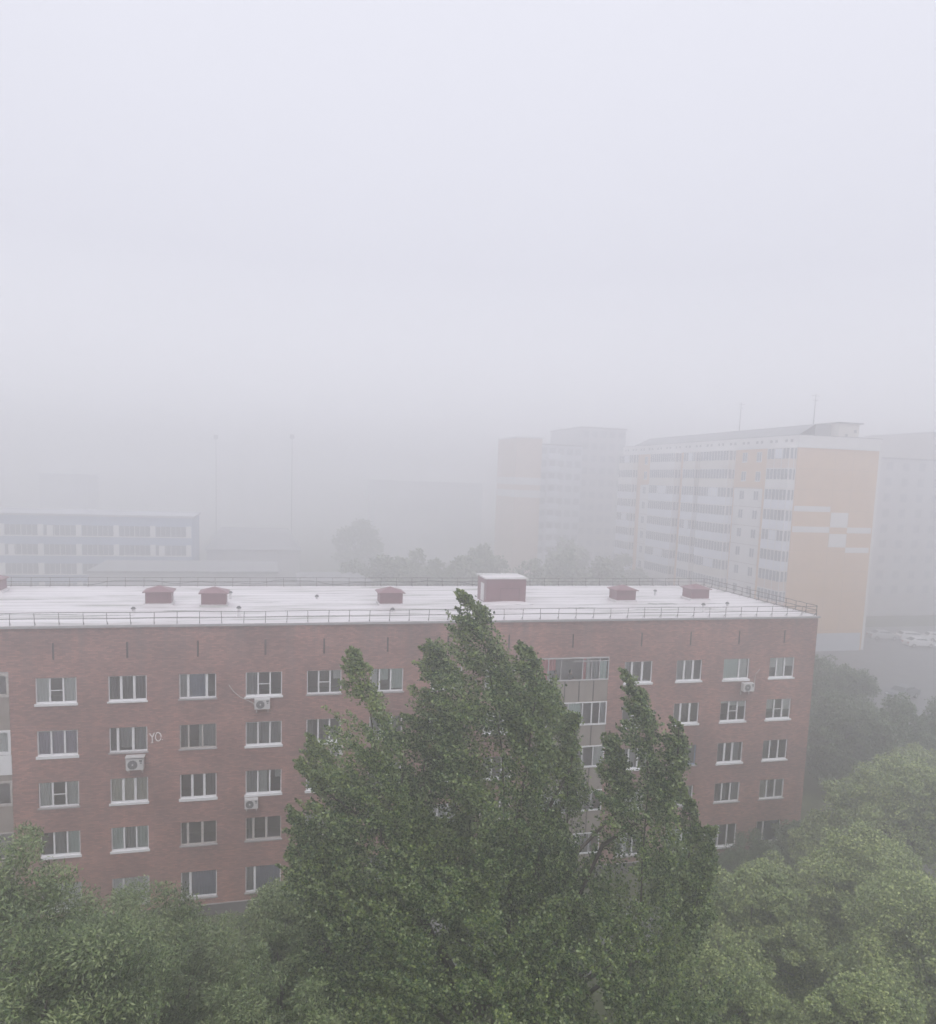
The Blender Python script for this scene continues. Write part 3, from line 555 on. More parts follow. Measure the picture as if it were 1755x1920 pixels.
# ------------------------------------------------------------------ two people on the top loggia
def person(x, y, z, label, top, hairc, turn=0, lean=0):
    r = empty('person', (x, y, z), turn); tag(r, label, 'person')
    skin = mat('skin', (.42, .27, .21), .6)
    V = [(0, 0, .92), (0, 0, 1.05), (0, -.01, 1.25), (0, 0, 1.40), (0, -.015, 1.47), (0, -.03, 1.56), (0, -.03, 1.64),
         (.15, 0, 1.36), (.22, -.05, 1.12), (.13, -.22, 1.10), (-.15, 0, 1.36), (-.22, -.05, 1.12), (-.13, -.22, 1.10),
         (.09, 0, .86), (.10, -.02, .48), (.10, .02, .07), (.10, -.13, .03), (-.09, 0, .86), (-.10, -.02, .48), (-.10, .02, .07), (-.10, -.13, .03)]
    Ed = [(0, 1), (1, 2), (2, 3), (3, 4), (4, 5), (5, 6), (3, 7), (7, 8), (8, 9), (3, 10), (10, 11), (11, 12), (0, 13), (13, 14), (14, 15), (15, 16), (0, 17), (17, 18), (18, 19), (19, 20)]
    Rd = [.13, .115, .13, .09, .05, .088, .07, .055, .042, .032, .055, .042, .032, .085, .055, .035, .03, .085, .055, .035, .03]
    # five fingers on each hand
    for s, h in ((1, 9), (-1, 12)):
        for k in range(5):
            b = len(V); hx = s*.13; dx = (k-2)*.017
            V.append((hx+dx, -.265+abs(k-2)*.006, 1.095)); V.append((hx+dx*1.3 + (-s*.03 if k == 0 else 0), -.30+(0.03 if k == 0 else .004*abs(k-2)), 1.075))
            Ed += [(h, b), (b, b+1)]; Rd += [.010, .007]
    me = bpy.data.meshes.new('body'); me.from_pydata(V, Ed, []); me.update(); o = link('body', me, skin, r)
    o.modifiers.new('skin', 'SKIN'); ss = o.modifiers.new('sub', 'SUBSURF'); ss.levels = 1; ss.render_levels = 1
    for i, v in enumerate(me.skin_vertices[0].data): v.radius = (Rd[i], Rd[i]*(.82 if i < 4 else 1)); v.use_root = (i == 0)
    for nm, vv, ee, rr, mm in (('top', [(0, 0, .9), (0, 0, 1.05), (0, -.01, 1.25), (0, 0, 1.39), (.15, 0, 1.36), (.22, -.05, 1.12), (.17, -.15, 1.11), (-.15, 0, 1.36), (-.22, -.05, 1.12), (-.17, -.15, 1.11)],
             [(0, 1), (1, 2), (2, 3), (3, 4), (4, 5), (5, 6), (3, 7), (7, 8), (8, 9)], [.15, .135, .145, .10, .07, .057, .05, .07, .057, .05], top),
            ('hair', [(0, .0, 1.70), (0, .03, 1.63), (0, .05, 1.52), (0, .055, 1.40), (.06, -.01, 1.46), (-.06, -.01, 1.46)], [(0, 1), (1, 2), (2, 3), (1, 4), (1, 5)], [.075, .105, .10, .075, .04, .04], hairc),
            ('trousers', [(0, 0, .93), (.09, 0, .84), (.10, -.02, .48), (.10, .02, .12), (-.09, 0, .84), (-.10, -.02, .48), (-.10, .02, .12)], [(0, 1), (1, 2), (2, 3), (0, 4), (4, 5), (5, 6)], [.14, .10, .07, .055, .10, .07, .055], mat('dark_trousers', (.03, .03, .04), .9))):
        me = bpy.data.meshes.new(nm); me.from_pydata(vv, ee, []); me.update(); q = link(nm, me, mm, r)
        q.modifiers.new('skin', 'SKIN'); ss = q.modifiers.new('sub', 'SUBSURF'); ss.levels = 1; ss.render_levels = 1
        for i, v in enumerate(me.skin_vertices[0].data): v.radius = (rr[i], rr[i]*.85); v.use_root = (i == 0)
    m = MB()
    for s in (-1, 1): m.tube([(s*.032, -.108, 1.605), (s*.032, -.122, 1.605)], [.012, .008], 6)
    m.tube([(-.02, -.112, 1.545), (.02, -.112, 1.545)], .006, 5); m.build('face', mat('eye_mouth', (.10, .05, .05), .6), r)
    m = MB(); m.tube([(0, -.11, 1.60), (0, -.135, 1.565)], [.008, .016], 6); m.build('nose', skin, r)
    return r
fz = logz[4][0]-1.12
person(17.12, .50, fz, 'person with long dark hair and dark top, beside the pink loggia curtain', mat('dark_top', (.035, .035, .04), .9), mat('dark_hair', (.02, .016, .014), .6), .2)
person(18.14, .55, fz, 'person with dark hair and grey top, near the dark loggia doorway', mat('grey_top', (.16, .15, .16), .9), mat('brown_hair', (.04, .03, .026), .6), .7)

# ------------------------------------------------------------------ trees
def leaf_mesh(name, P, D, Nn, ln, wd, m, parent):
    n = len(P); S = np.cross(D, Nn); S /= np.linalg.norm(S, axis=1)[:, None]+1e-9
    ln = ln*rng.uniform(.7, 1.3, (n, 1)); wd = wd*rng.uniform(.7, 1.25, (n, 1))
    V = np.empty((n, 4, 3)); V[:, 0] = P; V[:, 1] = P + D*ln*.42 + S*wd*.5 - Nn*wd*.08; V[:, 2] = P + D*ln; V[:, 3] = P + D*ln*.42 - S*wd*.5 + Nn*wd*.10
    me = bpy.data.meshes.new(name); me.vertices.add(n*4); me.loops.add(n*4); me.polygons.add(n)
    me.vertices.foreach_set('co', V.reshape(-1).astype(np.float32)); me.loops.foreach_set('vertex_index', np.arange(n*4, dtype=np.int32))
    me.polygons.foreach_set('loop_start', np.arange(0, n*4, 4, dtype=np.int32)); me.polygons.foreach_set('loop_total', np.full(n, 4, dtype=np.int32))
    me.update(calc_edges=True)
    return link(name, me, m, parent)
def unit(a): return a/(np.linalg.norm(a, axis=-1, keepdims=True)+1e-9)
ER = np.array([0.96724, -0.25385, 0]); ED = np.array([0.25385, 0.96724, 0]); EZ = np.array([0, 0, 1.0])

# the big wind-blown poplar: every leader is a polyline (right, away, up, radius) in metres from the trunk base
LEADERS = [
 [(-3.34,-.84,12.87,1.22),(-3.56,-.5,15.82,1.14),(-3.8,-.29,17.58,.91),(-3.99,-.15,18.75,.49),(-4.39,-.02,19.89,.14)],
 [(-3.12,.23,15.19,.91),(-2.95,.42,16.73,.73),(-3.05,.5,17.42,.46)],
 [(-2.24,.53,13.45,1.06),(-2.48,.79,15.63,.91),(-2.37,.94,16.88,.53),(-2.79,1.04,17.73,.21)],
 [(-1.31,.95,13.6,1.06),(-1.56,1.23,15.98,.79),(-1.81,1.46,17.88,.61),(-1.96,1.61,19.15,.43),(-2.24,1.7,19.98,.12)],
 [(.31,-.54,11.22,2.28),(.05,-.18,14.23,1.82),(-.2,.17,17.24,1.4),(-.49,.35,18.73,1.22),(-.75,.49,19.94,.74),(-.98,.6,20.83,.40),(-1.45,.68,21.54,.14)],
 [(.45,-.6,16.73,.91),(.62,-.5,18.6,.74),(.66,-.45,19.55,.48),(.25,-.35,20.25,.16)],
 [(1.85,.4,13.17,.99),(1.84,.67,15.51,.7),(1.74,.86,17.06,.52),(1.6,.97,17.99,.36),(1.31,1.05,18.73,.12)],
 [(1.82,.3,16.63,.33),(1.92,.47,18.08,.11)],
 [(3.83,-.81,12.33,1.6),(3.83,-.55,14.55,1.22),(3.92,-.34,16.33,.76),(3.82,-.16,17.81,.47),(3.62,-.04,18.84,.29),(3.25,.04,19.49,.11)],
 [(4.45,-.3,15.97,.46),(4.72,-.2,17.35,.36),(4.72,-.1,18.25,.14)],
 [(3.2,.2,15.42,.5),(3.14,.3,16.9,.34),(2.9,.4,17.75,.12)],
 [(-4.39,.18,13.06,1.06),(-4.77,.42,15.05,.73),(-5.28,.56,16.27,.43),(-5.68,.66,17.13,.12)],
 [(-5.28,.2,15.77,.36),(-5.88,.29,16.54,.11)],
 [(-4.51,-.88,12.54,.91),(-5.32,-.66,14.43,.52),(-5.79,-.58,15.15,.3),(-6.06,-.54,15.46,.11)],
 [(-3.53,-1.49,11.7,1.29),(-4.75,-1.29,13.39,.76),(-5.5,-1.19,14.22,.36),(-5.75,-1.14,14.68,.11)],
 [(4.96,-.07,11.74,1.22),(5.28,.15,13.6,.68),(5.44,.28,14.68,.4),(5.25,.4,15.78,.12)],
 [(5.43,-.37,12.6,.68),(5.72,-.21,13.97,.36),(5.86,-.08,15.11,.12)],
 [(-.52,-1.63,8.0,3.65),(-.89,-1.37,10.94,3.34),(-1.26,-1.12,13.11,2.58),(-1.46,-.93,14.7,1.52)],
 [(3.72,-1.61,8.92,3.04),(3.2,-1.36,11.08,2.89),(2.9,-1.14,12.96,1.6)],
 [(-3.5,-1.18,8.29,2.28),(-3.73,-.92,10.52,1.98),(-3.63,-.73,12.16,1.37)],
 [(-2.63,-.37,12.62,1.52),(-2.85,-.12,14.73,1.06)],
 [(1.04,-.17,12.64,1.29),(.96,.08,14.7,.84),(.8,.23,15.9,.50)]]
def poplar():
    t = empty('poplar_tree', (6.64, -22.75, 0))
    tag(t, 'tall poplar with pointed wind-bent tops rising in front of the brick facade', 'tree')
    def W(p): return ER*p[0]+ED*p[1]+EZ*p[2]
    tr = MB(); tr.tube([(0, 0, -.3), (.05, .1, 3), (0, .05, 6.5), (.1, 0, 9.5)], [.42, .34, .30, .24], 10)
    lb = MB(); AP, AD, AN = [], [], []
    for L in LEADERS:
        pts = [W(p) for p in L]; rad = [p[3] for p in L]
        big = rad[0] > 2
        root = W((L[0][0]*.18, L[0][1]*.2, min(L[0][2]-3.5, 9.2)))
        mid = W((L[0][0]*.62, L[0][1]*.7, L[0][2]-1.4))
        if not big or L[0][0] == .31:
            n = len(pts)
            lb.tube([root, mid]+pts, [.10, .06]+[max(.005, .03*(1-i/n)) for i in range(n)], 6)
        seg = [np.linalg.norm(b-a) for a, b in zip(pts, pts[1:])]
        for i, (a, b) in enumerate(zip(pts, pts[1:])):
            ra, rb = rad[i], rad[i+1]; rm = (ra+rb)/2
            nt_ = int(seg[i]*(11*rm*rm+12*rm+14))
            u = rng.uniform(0, 1, nt_); c = a[None]*(1-u[:, None])+b[None]*u[:, None]; rr = ra*(1-u)+rb*u
            ang = rng.uniform(0, 2*np.pi, nt_)
            q0 = c+(np.cos(ang)[:, None]*ER+np.sin(ang)[:, None]*ED)*rr[:, None]*.8
            nz = np.sin(2.1*q0[:, 0]+1.7*q0[:, 2]+1)+np.sin(1.6*q0[:, 1]-2.3*q0[:, 2]+2.2)+np.sin(3.1*q0[:, 0]-1.1*q0[:, 2])
            kp = (nz > (-.75 if rm < 1.3 else -1.1)) | (rr < .50)
            u, c, rr, ang = u[kp], c[kp], rr[kp], ang[kp]; nt_ = len(u)
            if nt_ == 0: continue
            k = rng.uniform(.05 if rm < 1 else .40, 1.0, nt_)**.5
            lump = 1 + .15*np.sin(ang*3+u*9+i) + rng.normal(0, .10, nt_)
            off = (np.cos(ang)[:, None]*ER+np.sin(ang)[:, None]*ED*.9)*(rr*k*lump)[:, None]
            org = c+off*.92
            up = np.clip((org[:, 2]-12)/6, 0.15, 1)[:, None]
            dirn = unit(.50*unit(off+1e-6)*np.minimum(1, rr*1.6)[:, None]+EZ*(.60+.35*up)+(-ER)*(.10+.50*up)+rng.normal(0, .20, (nt_, 3)))
            tl = np.clip(rr*1.5, .30, 1.35)*rng.uniform(.6, 1.25, nt_)
            nl = 108
            s = rng.uniform(0, 1, (nt_, nl))**.85
            wdt = (np.clip(rr*.40, .09, .20)[:, None]*(1.08-s)**.7)[..., None]
            bend = (-ER)*(s**2*(.30*tl)[:, None])[..., None]*up[:, None]
            pos = org[:, None]+dirn[:, None]*((s-.45)*tl[:, None])[..., None]+rng.normal(0, .62, (nt_, nl, 3))*wdt+bend
            ld = unit(dirn[:, None]*.7+rng.normal(0, .55, (nt_, nl, 3))+(-ER)*.45-EZ*.10)
            nn = unit(rng.normal(0, .70, (nt_, nl, 3))+EZ*.65+unit(off+1e-6)[:, None]*.25)
            AP.append(pos.reshape(-1, 3)); AD.append(ld.reshape(-1, 3)); AN.append(nn.reshape(-1, 3))
    P, D_, Nn = np.concatenate(AP), np.concatenate(AD), np.concatenate(AN)
    keep = P[:, 2] > 5.5; P, D_, Nn = P[keep], D_[keep], Nn[keep]
    print('poplar leaves', len(P))
    tr.build('trunk', BARK, t, smooth=True); lb.build('branches', BARK, t, smooth=True)
    leaf_mesh('crown', P, D_, Nn, .084, .072, LEAF_POPLAR, t)
poplar()

SEED = [100]
def tree(x, y, top, rx, rz, label, leafm, nleaf, ln, wd, nlobe=14, trunk=.2, name='broadleaf_tree', group=None, droop=.3, cat='tree', z0=None, skirt=-.35, wind=.25):
    global rng
    SEED[0] += 1; rng = np.random.default_rng(SEED[0])
    g = zg(x, y) if z0 is None else z0
    t = empty(name, (x, y, g)); tag(t, label, cat, group)
    H = top-g; zc = H-rz
    lobes = []
    for i in range(nlobe):
        th = rng.uniform(0, 2*np.pi); cz = rng.uniform(skirt, 1)
        rr = math.sqrt(max(0, 1-cz*cz)); k = rng.uniform(.55, .85)
        lobes.append((rx*rr*k*math.cos(th), rx*rr*k*math.sin(th), zc+rz*cz*k*.95, rng.uniform(.26, .42)*rx))
    lobes.append((0, 0, zc+rz*.62, rx*.36)); lobes.append((-rx*.25, rx*.1, zc+rz*.05, rx*.5)); lobes.append((rx*.3, -rx*.25, zc-rz*.25, rx*.5))
    mb = MB(); mb.tube([(0, 0, -.3), (.05, 0, H*.25), (0, .06, max(H*.3, zc))], [trunk*1.2, trunk, trunk*.5], 8); mb.build('trunk', BARK, t, smooth=True)
    lb = MB()
    for L in lobes: lb.tube([(0, .03, zc*.62), (L[0]*.45, L[1]*.45, zc*.5+L[2]*.45), (L[0], L[1], L[2])], [trunk*.45, trunk*.25, .02], 5)
    lb.build('branches', BARK, t, smooth=True)
    per = nleaf//len(lobes); AP, AD, AN = [], [], []
    for L in lobes:
        c = np.array(L[:3]); r = L[3]; ns = max(5, int(22*r*r/(.5+r*r))+6)
        sd_ = unit(rng.normal(0, 1, (ns, 3))+EZ*.25); sc_ = c+sd_*r*rng.uniform(.55, 1.0, (ns, 1)); sr = r*rng.uniform(.22, .40, ns)
        pl = per//ns+1
        q = unit(rng.normal(0, 1, (ns, pl, 3))+sd_[:, None]*.5)
        pos = sc_[:, None]+q*(sr[:, None]*rng.uniform(.45, 1.08, (ns, pl)))[..., None]*np.array([1.15, 1.15, .8])
        d = unit(q*.5+rng.normal(0, .55, (ns, pl, 3))-EZ*droop-ER*wind); nn = unit(rng.normal(0, .55, (ns, pl, 3))+EZ*.9+q*.45)
        AP.append(pos.reshape(-1, 3)); AD.append(d.reshape(-1, 3)); AN.append(nn.reshape(-1, 3))
    P, D_, Nn = np.concatenate(AP), np.concatenate(AD), np.concatenate(AN)
    leaf_mesh('crown', P, D_, Nn, ln, wd, leafm, t)
    return t
# left foreground ashes
tree(-5.3, -25.3, 16.9, 3.7, 5.2, 'big pale-leaved ash in the bottom left corner below the brick facade', LEAF_ASH, 156135, 0.111, 0.038, 24, .28, 'ash_tree', skirt=-.8, wind=.5)
tree(-2.6, -20.8, 12.9, 3.5, 4.2, 'ash crown rising under the lowest windows left of the poplar', LEAF_ASH, 121439, 0.111, 0.041, 20, .25, 'ash_tree', skirt=-.8, wind=.5)
tree(2.0, -18.6, 13.0, 2.6, 4.0, 'hazier round crown tucked against the left foot of the poplar', LEAF_MAPLE, 69393, 0.096, 0.067, 16, .2, 'broadleaf_tree', skirt=-.8)
tree(-2.3, -28.6, 13.9, 2.6, 3.6, 'darker ash crown cut by the bottom edge, between the two left crowns', LEAF_ASH, 104090, 0.104, 0.037, 20, .22, 'ash_tree', skirt=-.8, wind=.5)
tree(-9.6, -20.5, 12.6, 3.2, 4.0, 'ash crown at the left edge behind the big corner ash', LEAF_ASH, 69393, 0.111, 0.044, 18, .22, 'ash_tree', skirt=-.8, wind=.5)
tree(-0.34, -24.4, 13.0, 2.3, 3.4, 'small dark crown in the dip between the left ashes and the poplar', LEAF_ASH, 60000, .11, .04, 18, .18, 'ash_tree', skirt=-.8)
tree(0.6, -19.9, 12.6, 3.0, 4.2, 'low leafy crown closing the gap under the fourth window column', LEAF_ASH, 80000, .11, .05, 20, .2, 'ash_tree', skirt=-.8)
# right of the poplar
G = 'maples on the right below the brick building'
tree(19.9, -16.2, 9.1, 3.5, 3.6, 'light green maple just right of the poplar, in front of the building base', LEAF_MAPLE, 104090, 0.111, 0.096, 18, .2, 'maple_tree', G, skirt=-.6)
tree(25.6, -15.4, 9.6, 4.2, 4.0, 'wide light green maple in the middle of the lower right foliage', LEAF_MAPLE, 130113, 0.111, 0.096, 22, .25, 'maple_tree', G, skirt=-.6)
tree(35.6, -8.6, 9.9, 4.4, 4.4, 'tall hazy maple at the right edge beside the building corner', LEAF_MAPLE, 104090, 0.126, 0.111, 22, .25, 'maple_tree', G, skirt=-.6)
tree(31.6, -7.2, 6.3, 2.6, 2.8, 'small maple hugging the right end wall of the brick building', LEAF_MAPLE, 45105, 0.118, 0.104, 14, .15, 'maple_tree', G, skirt=-.6)
tree(24.2, -21.6, 10.2, 3.8, 3.8, 'bright green maple at the lower right edge', LEAF_MAPLE, 121439, 0.104, 0.089, 22, .25, 'maple_tree', G, skirt=-.7)
tree(18.4, -23.9, 9.4, 3.2, 3.2, 'maple with rounded tufts low on the right, near the bottom edge', LEAF_MAPLE, 112764, 0.096, 0.081, 20, .22, 'maple_tree', G, skirt=-.7)
tree(14.4, -21.2, 9.3, 3.0, 3.2, 'dark-shaded maple against the right foot of the poplar', LEAF_MAPLE, 95416, 0.096, 0.081, 18, .22, 'maple_tree', G, skirt=-.7)
tree(16.9, -27.6, 10.3, 2.6, 3.0, 'yellow-green maple filling the bottom right corner', LEAF_MAPLE, 95416, 0.089, 0.074, 18, .22, 'maple_tree', G, skirt=-.7)
tree(29.8, -2.6, 2.6, 2.2, 1.4, 'grey-green bush at the foot of the brick wall near its right end', LEAF_DARK, 27757, 0.104, 0.081, 12, .08, 'bush', None, cat='bush', skirt=-.9)
tree(25.4, -2.8, 2.3, 2.0, 1.2, 'low bush at the foot of the wall, right beside the poplar crown', LEAF_DARK, 24287, 0.104, 0.081, 12, .08, 'bush', None, cat='bush', skirt=-.9)
tree(34.0, -2.0, 3.2, 2.2, 1.8, 'rounded bush at the bottom right corner of the brick building', LEAF_DARK, 27757, 0.104, 0.081, 12, .08, 'bush', None, cat='bush', skirt=-.9)
# behind the corner, in the yard
G = 'hazy trees in the yard beyond the building corner'
tree(50.2, 16.6, 10.0, 4.6, 4.8, 'dark hazy tree directly behind the right corner of the brick building', LEAF_DARK, 53437, 0.192, 0.160, 20, .3, 'broadleaf_tree', G, skirt=-.8)
tree(45.5, 9.0, 8.2, 3.6, 4.0, 'dark tree squeezed against the right end wall of the brick building', LEAF_DARK, 44531, 0.192, 0.160, 18, .25, 'broadleaf_tree', G, skirt=-.9)
tree(48.6, 6.2, 9.0, 3.6, 3.8, 'mid-grey-green tree left of the small spiky-topped pair in the yard', LEAF_DARK, 44531, 0.176, 0.144, 18, .25, 'broadleaf_tree', G, skirt=-.8)
tree(53.6, 4.4, 9.2, 3.8, 3.8, 'hazy tree at the right edge below the parked cars', LEAF_DARK, 44531, 0.176, 0.144, 18, .25, 'broadleaf_tree', G, skirt=-.8)
tree(44.0, -1.5, 7.6, 3.8, 3.8, 'broad tree at the right edge above the tall hazy maple', LEAF_MAPLE, 62454, 0.141, 0.118, 18, .25, 'broadleaf_tree', G, skirt=-.8)
tree(65.5, 11.5, 9.4, 3.6, 4.2, 'faint tree standing by the asphalt yard at the right edge', LEAF_DARK, 23749, 0.208, 0.176, 16, .25, 'broadleaf_tree', G, skirt=-.8)

# ------------------------------------------------------------------ far buildings
ORANGE = mat('orange_panel', (0.62, 0.40, 0.22), .85, .06, .6)
CREAM = mat('cream_panel', (0.66, 0.63, 0.58), .85, .05, .6)
WPANEL = mat('white_panel', (0.72, 0.71, 0.70), .85, .05, .6)
BLUEB = mat('pale_blue_balcony', (0.70, 0.73, 0.80), .7, .06, .8)
FARGL = mat('far_dark_glass', (0.17, 0.19, 0.22), .15, .2, .7, spec=.6)
GREYR = mat('grey_sheet_roof', (0.24, 0.245, 0.25), .6, .1, .6)
PANSEAM = mat('panel_joint', (0.36, 0.33, 0.31), .9)
OX, OY, OT, OW, OL = 69.2, 48.0, 30.6, 13.1, 53.2
O = empty('panel_apartment_block', (OX, OY, 2.4)); tag(O, 'ten-storey orange and white panel apartment block with glazed balconies, behind the right end', 'building')
def oq(m, s0, s1, z0, z1, d=0.0, t=.1, mi=0): m.box(OX-d-t-O.location.x, OX-d-O.location.x, s0, s1, z0-2.4, z1-2.4, mi)
def ob(x0, x1, s0, s1, z0, z1, m, mi=0): m.box(x0-OX, x1-OX, s0, s1, z0-2.4, z1-2.4, mi)
m = MB(); ob(OX, OX+OW, 0, OL, 0.5, OT, m); m.build('wall', ORANGE, O)
m = MB(); ob(OX-.12, OX+OW+.1, -.12, OL, OT, OT+1.65, m)
m.build('parapet', WPANEL, O)
m = MB(); s = 1.0
while s < OL-2:
    for k in (0, 1): ob(OX-.14, OX-.125, s+k*1.15, s+k*1.15+.55, OT+.75, OT+1.12, m)
    s += 3.3
m.build('parapet_vents', GREYR, O)
# base plinth on the gable, white strips and squares of the gable pattern
m = MB(); ob(OX-.03, OX+OW-.3, -.06, -.003, 2.0, 5.0, m); m.build('gable_base', mat('pale_blue_base', (.50, .53, .58), .85, .08, .6), O)
m = MB()
for a, b, c, d in ((.1, 5.9, 22.0, 22.75), (.1, 6.0, 19.15, 19.95), (6.1, 8.9, 19.9, 21.95), (6.1, 8.9, 17.15, 19.0), (8.95, 12.9, 19.15, 19.95), (8.95, 12.8, 16.4, 17.15)):
    ob(OX+a, OX+b, -.055, -.004, c, d, m)
m.build('gable_stripes', WPANEL, O)
m = MB()
for k in range(1, 10): ob(OX+.05, OX+OW-.05, -.012, -.003, OT-2.8*k-.03, OT-2.8*k+.03, m)
for xx in (6.05, 9.0): ob(OX+xx-.03, OX+xx+.03, -.010, -.003, 5.1, OT-.1, m)
m.build('gable_joints', mat('orange_joint', (.47,.32,.18), .9), O)
# white corner strip right end
m = MB(); ob(OX+OW-.02, OX+OW+.7, .3, 3, 2, OT-.1, m); m.build('side_pilaster', WPANEL, O)
# white zones of the long facade
for a, b in ((7.1, 14.0), (40.7, 44.9)): m = MB(); oq(m, a, b, 2.4, OT-5.75, .002, .06); m.build('white_wall_zone', WPANEL, O)
m = MB()
for k in range(2, 10):
    for a, b in ((7.1, 14.0), (40.7, 44.9)): oq(m, a, b, OT-2.8*k-.08, OT-2.8*k, .063, .012)
m.build('panel_seams', PANSEAM, O)
def owin(s, k, w=.95, d=.0):
    zb = OT-1.86-2.8*k; f = MB(); oq(f, s-w/2, s+w/2, zb, zb+1.42, d, .05)
    fo = f.build('window', WPANEL, O)
    g = MB(); oq(g, s-w/2+.07, s-.09, zb+.1, zb+1.35, d+.05, .008); oq(g, s+.02, s+w/2-.07, zb+.1, zb+1.35, d+.05, .008); g.build('pane', FARGL, fo)
    sl = MB(); oq(sl, s-w/2-.05, s+w/2+.05, zb-.06, zb, d, .14); sl.build('sill', WPANEL, fo)
for k in range(10):
    dz = .062 if k >= 2 else 0
    for s in (8.4, 11.9): owin(s, k, 1.15, dz)
    owin(5.7, k, .75); owin(43.2, k, 1.15, dz)
BAYS = [(0.15, 5.0, 1.15), (14.3, 22.4, 1.2), (24.1, 28.0, 1.0), (30.4, 39.4, 1.2), (46.5, 52.6, 1.1)]
for bi, (s0, s1, dp) in enumerate(BAYS):
    for k in range(10):
        zf = OT-2.8*(k+1); style = (bi*3+k*7) % 10
        pmx = BLUEB if (2 <= k <= 5 or style in (1, 4)) and not (bi == 0 and k > 5) else (CREAM if style < 7 else WPANEL)
        if bi == 0 and k in (0, 6, 7, 8, 9): pmx = mat('peach_panel', (.62, .50, .42), .8, .05, 1)
        p = MB(); ob(OX-dp, OX-.01, s0, s1, zf+.15, zf+1.25, p); ob(OX-dp-.02, OX-.01, s0-.02, s1+.02, zf, zf+.15, p)
        po = p.build('balcony', pmx, O)
        g = MB(); ob(OX-dp+.06, OX-.02, s0+.05, s1-.05, zf+1.25, zf+2.8-.03, g); g.build('glazing', FARGL, po)
        f = MB(); n = int((s1-s0)/.75)
        for i in range(n+1):
            ss = s0+(s1-s0-.07)*i/n; ob(OX-dp, OX-dp+.06, ss, ss+.07, zf+1.25, zf+2.66, f)
        for i in range(3): xx = OX-dp+.08+i*(dp-.15)/2; ob(xx, xx+.06, s0-.01, s0+.05, zf+1.25, zf+2.66, f)
        ob(OX-dp-.01, OX-.02, s0-.01, s1+.01, zf+2.66, zf+2.8-.02, f)
        f.build('glazing_bars', WPANEL, po)
        if (k*5+bi*2) % 4 == 0:
            a = s0+(s1-s0)*.3; q = MB(); ob(OX-dp+.045, OX-dp+.058, a, a+(s1-s0)*.35, zf+1.3, zf+2.6, q); q.build('blind', BLUEB, po)
    # full-height white rails at the bay corners
    m = MB()
    for ss in ([s0-.04, s0+1.5, s0+3.1] if bi == 0 else [s0-.04]): ob(OX-dp-.07, OX-dp-.02, ss, ss+.09, 3, OT-.05, m)
    ob(OX-.5, OX-.42, s0-.09, s0-.03, 3, OT-.05, m); m.build('corner_rail', WPANEL, O)
# roof structures
m = MB()
m.poly([(.8, 1.5, OT+1.65-2.4), (.8, OL-2, OT+1.65-2.4), (3.6, OL-4, OT+3.35-2.4), (3.6, 1.5, OT+3.35-2.4)]); ob(OX+3.6, OX+9.2, 1.5, OL-4, OT+1.66, OT+3.35, m)
m.build('roof_attic', GREYR, O)
m = MB(); ob(OX+6.1, OX+9.4, -.02, 4, OT+1.66, OT+3.5, m); hut = m.build('lift_house', CREAM, O)
m = MB(); ob(OX+5.9, OX+9.9, -.25, 4.2, OT+3.51, OT+3.66, m); m.build('lift_house_roof', GREYR, hut)
m = MB(); ob(OX+8.6, OX+9.0, -.05, -.025, OT+2.3, OT+2.7, m); ob(OX+7.2, OX+7.6, -.05, -.025, OT+1.75, OT+2.1, m); m.build('vent_hole', GREYR, hut)
m = MB(); ob(OX-.15, OX+OW+.2, -.16, OL, OT+1.652, OT+1.72, m); m.build('parapet_cap', GREYR, O)
for nm_, s, h, lab in (('antenna_mast', 20.0, 4.5, 'thin antenna mast in the middle of the orange block roof'), ('antenna_mast', 2.5, 4.2, 'thin antenna mast near the gable end of the orange block roof')):
    r = empty(nm_, (OX+4, OY+s, OT+3.35)); tag(r, lab, 'antenna', 'antennas on the orange block')
    m = MB(); m.tube([(0, 0, 0), (0, 0, h)], [.08, .04], 6); m.build('mast', GREYR, r)
    m = MB(); m.tube([(-.7, 0, h-.3), (.7, 0, h-.3)], .035, 5); m.tube([(-.45, 0, h-.9), (.45, 0, h-.9)], .035, 5); m.build('crossbar', GREYR, r)

# the school at left: blue-grey, window bands with white piers
BG = mat('blue_grey_render', (.30, .36, .48), .85, .10, .3)
SCY = 95.0
S = empty('school_building', (-12.2, SCY, 2.4)); tag(S, 'long blue-grey school with white-piered window bands on the left, half lost in fog', 'building')
m = MB(); m.box(-45, 0, 0, 14, -2, 14.2); m.build('wall', BG, S)
m = MB(); m.box(-45.3, .3, -.3, 14.3, 14.2, 14.55); m.build('roof', mat('pale_roof_sheet', (.42, .43, .46), .7, .1, .3), S)
for fl, zb in enumerate((10.95, 7.8, 4.65, 1.5)):
    m = MB(); m.box(-45, -.1, -.12, -.004, zb-.12, zb+.04); m.build('window_ledge', WPANEL, S)
    for i in range(8):
        x1 = -.15-i*5.65; x0 = x1-5.65
        f = MB(); f.box(x1-.85, x1-.02, -.10, -.004, zb+.04, zb+1.85); f.build('pier', WPANEL, S)
        f = MB(); f.box(x0+.02, x1-.87, -.03, -.004, zb+.05, zb+1.75); g = f.build('window', mat('school_glass', (.15, .16, .18), .2, .3, .4), S)
        b = MB(); nb = 6
        for j in range(1, nb): xx = x0+.02+(4.76)*j/nb; t_ = .10 if j == 3 else .05; b.box(xx-t_/2, xx+t_/2, -.06, -.032, zb+.05, zb+1.75)
        if (i*3+fl) % 4 == 1: b.box(x0+.5, x0+1.4, -.05, -.032, zb+.05, zb+1.7)
        b.build('glazing_bars', WPANEL, g)
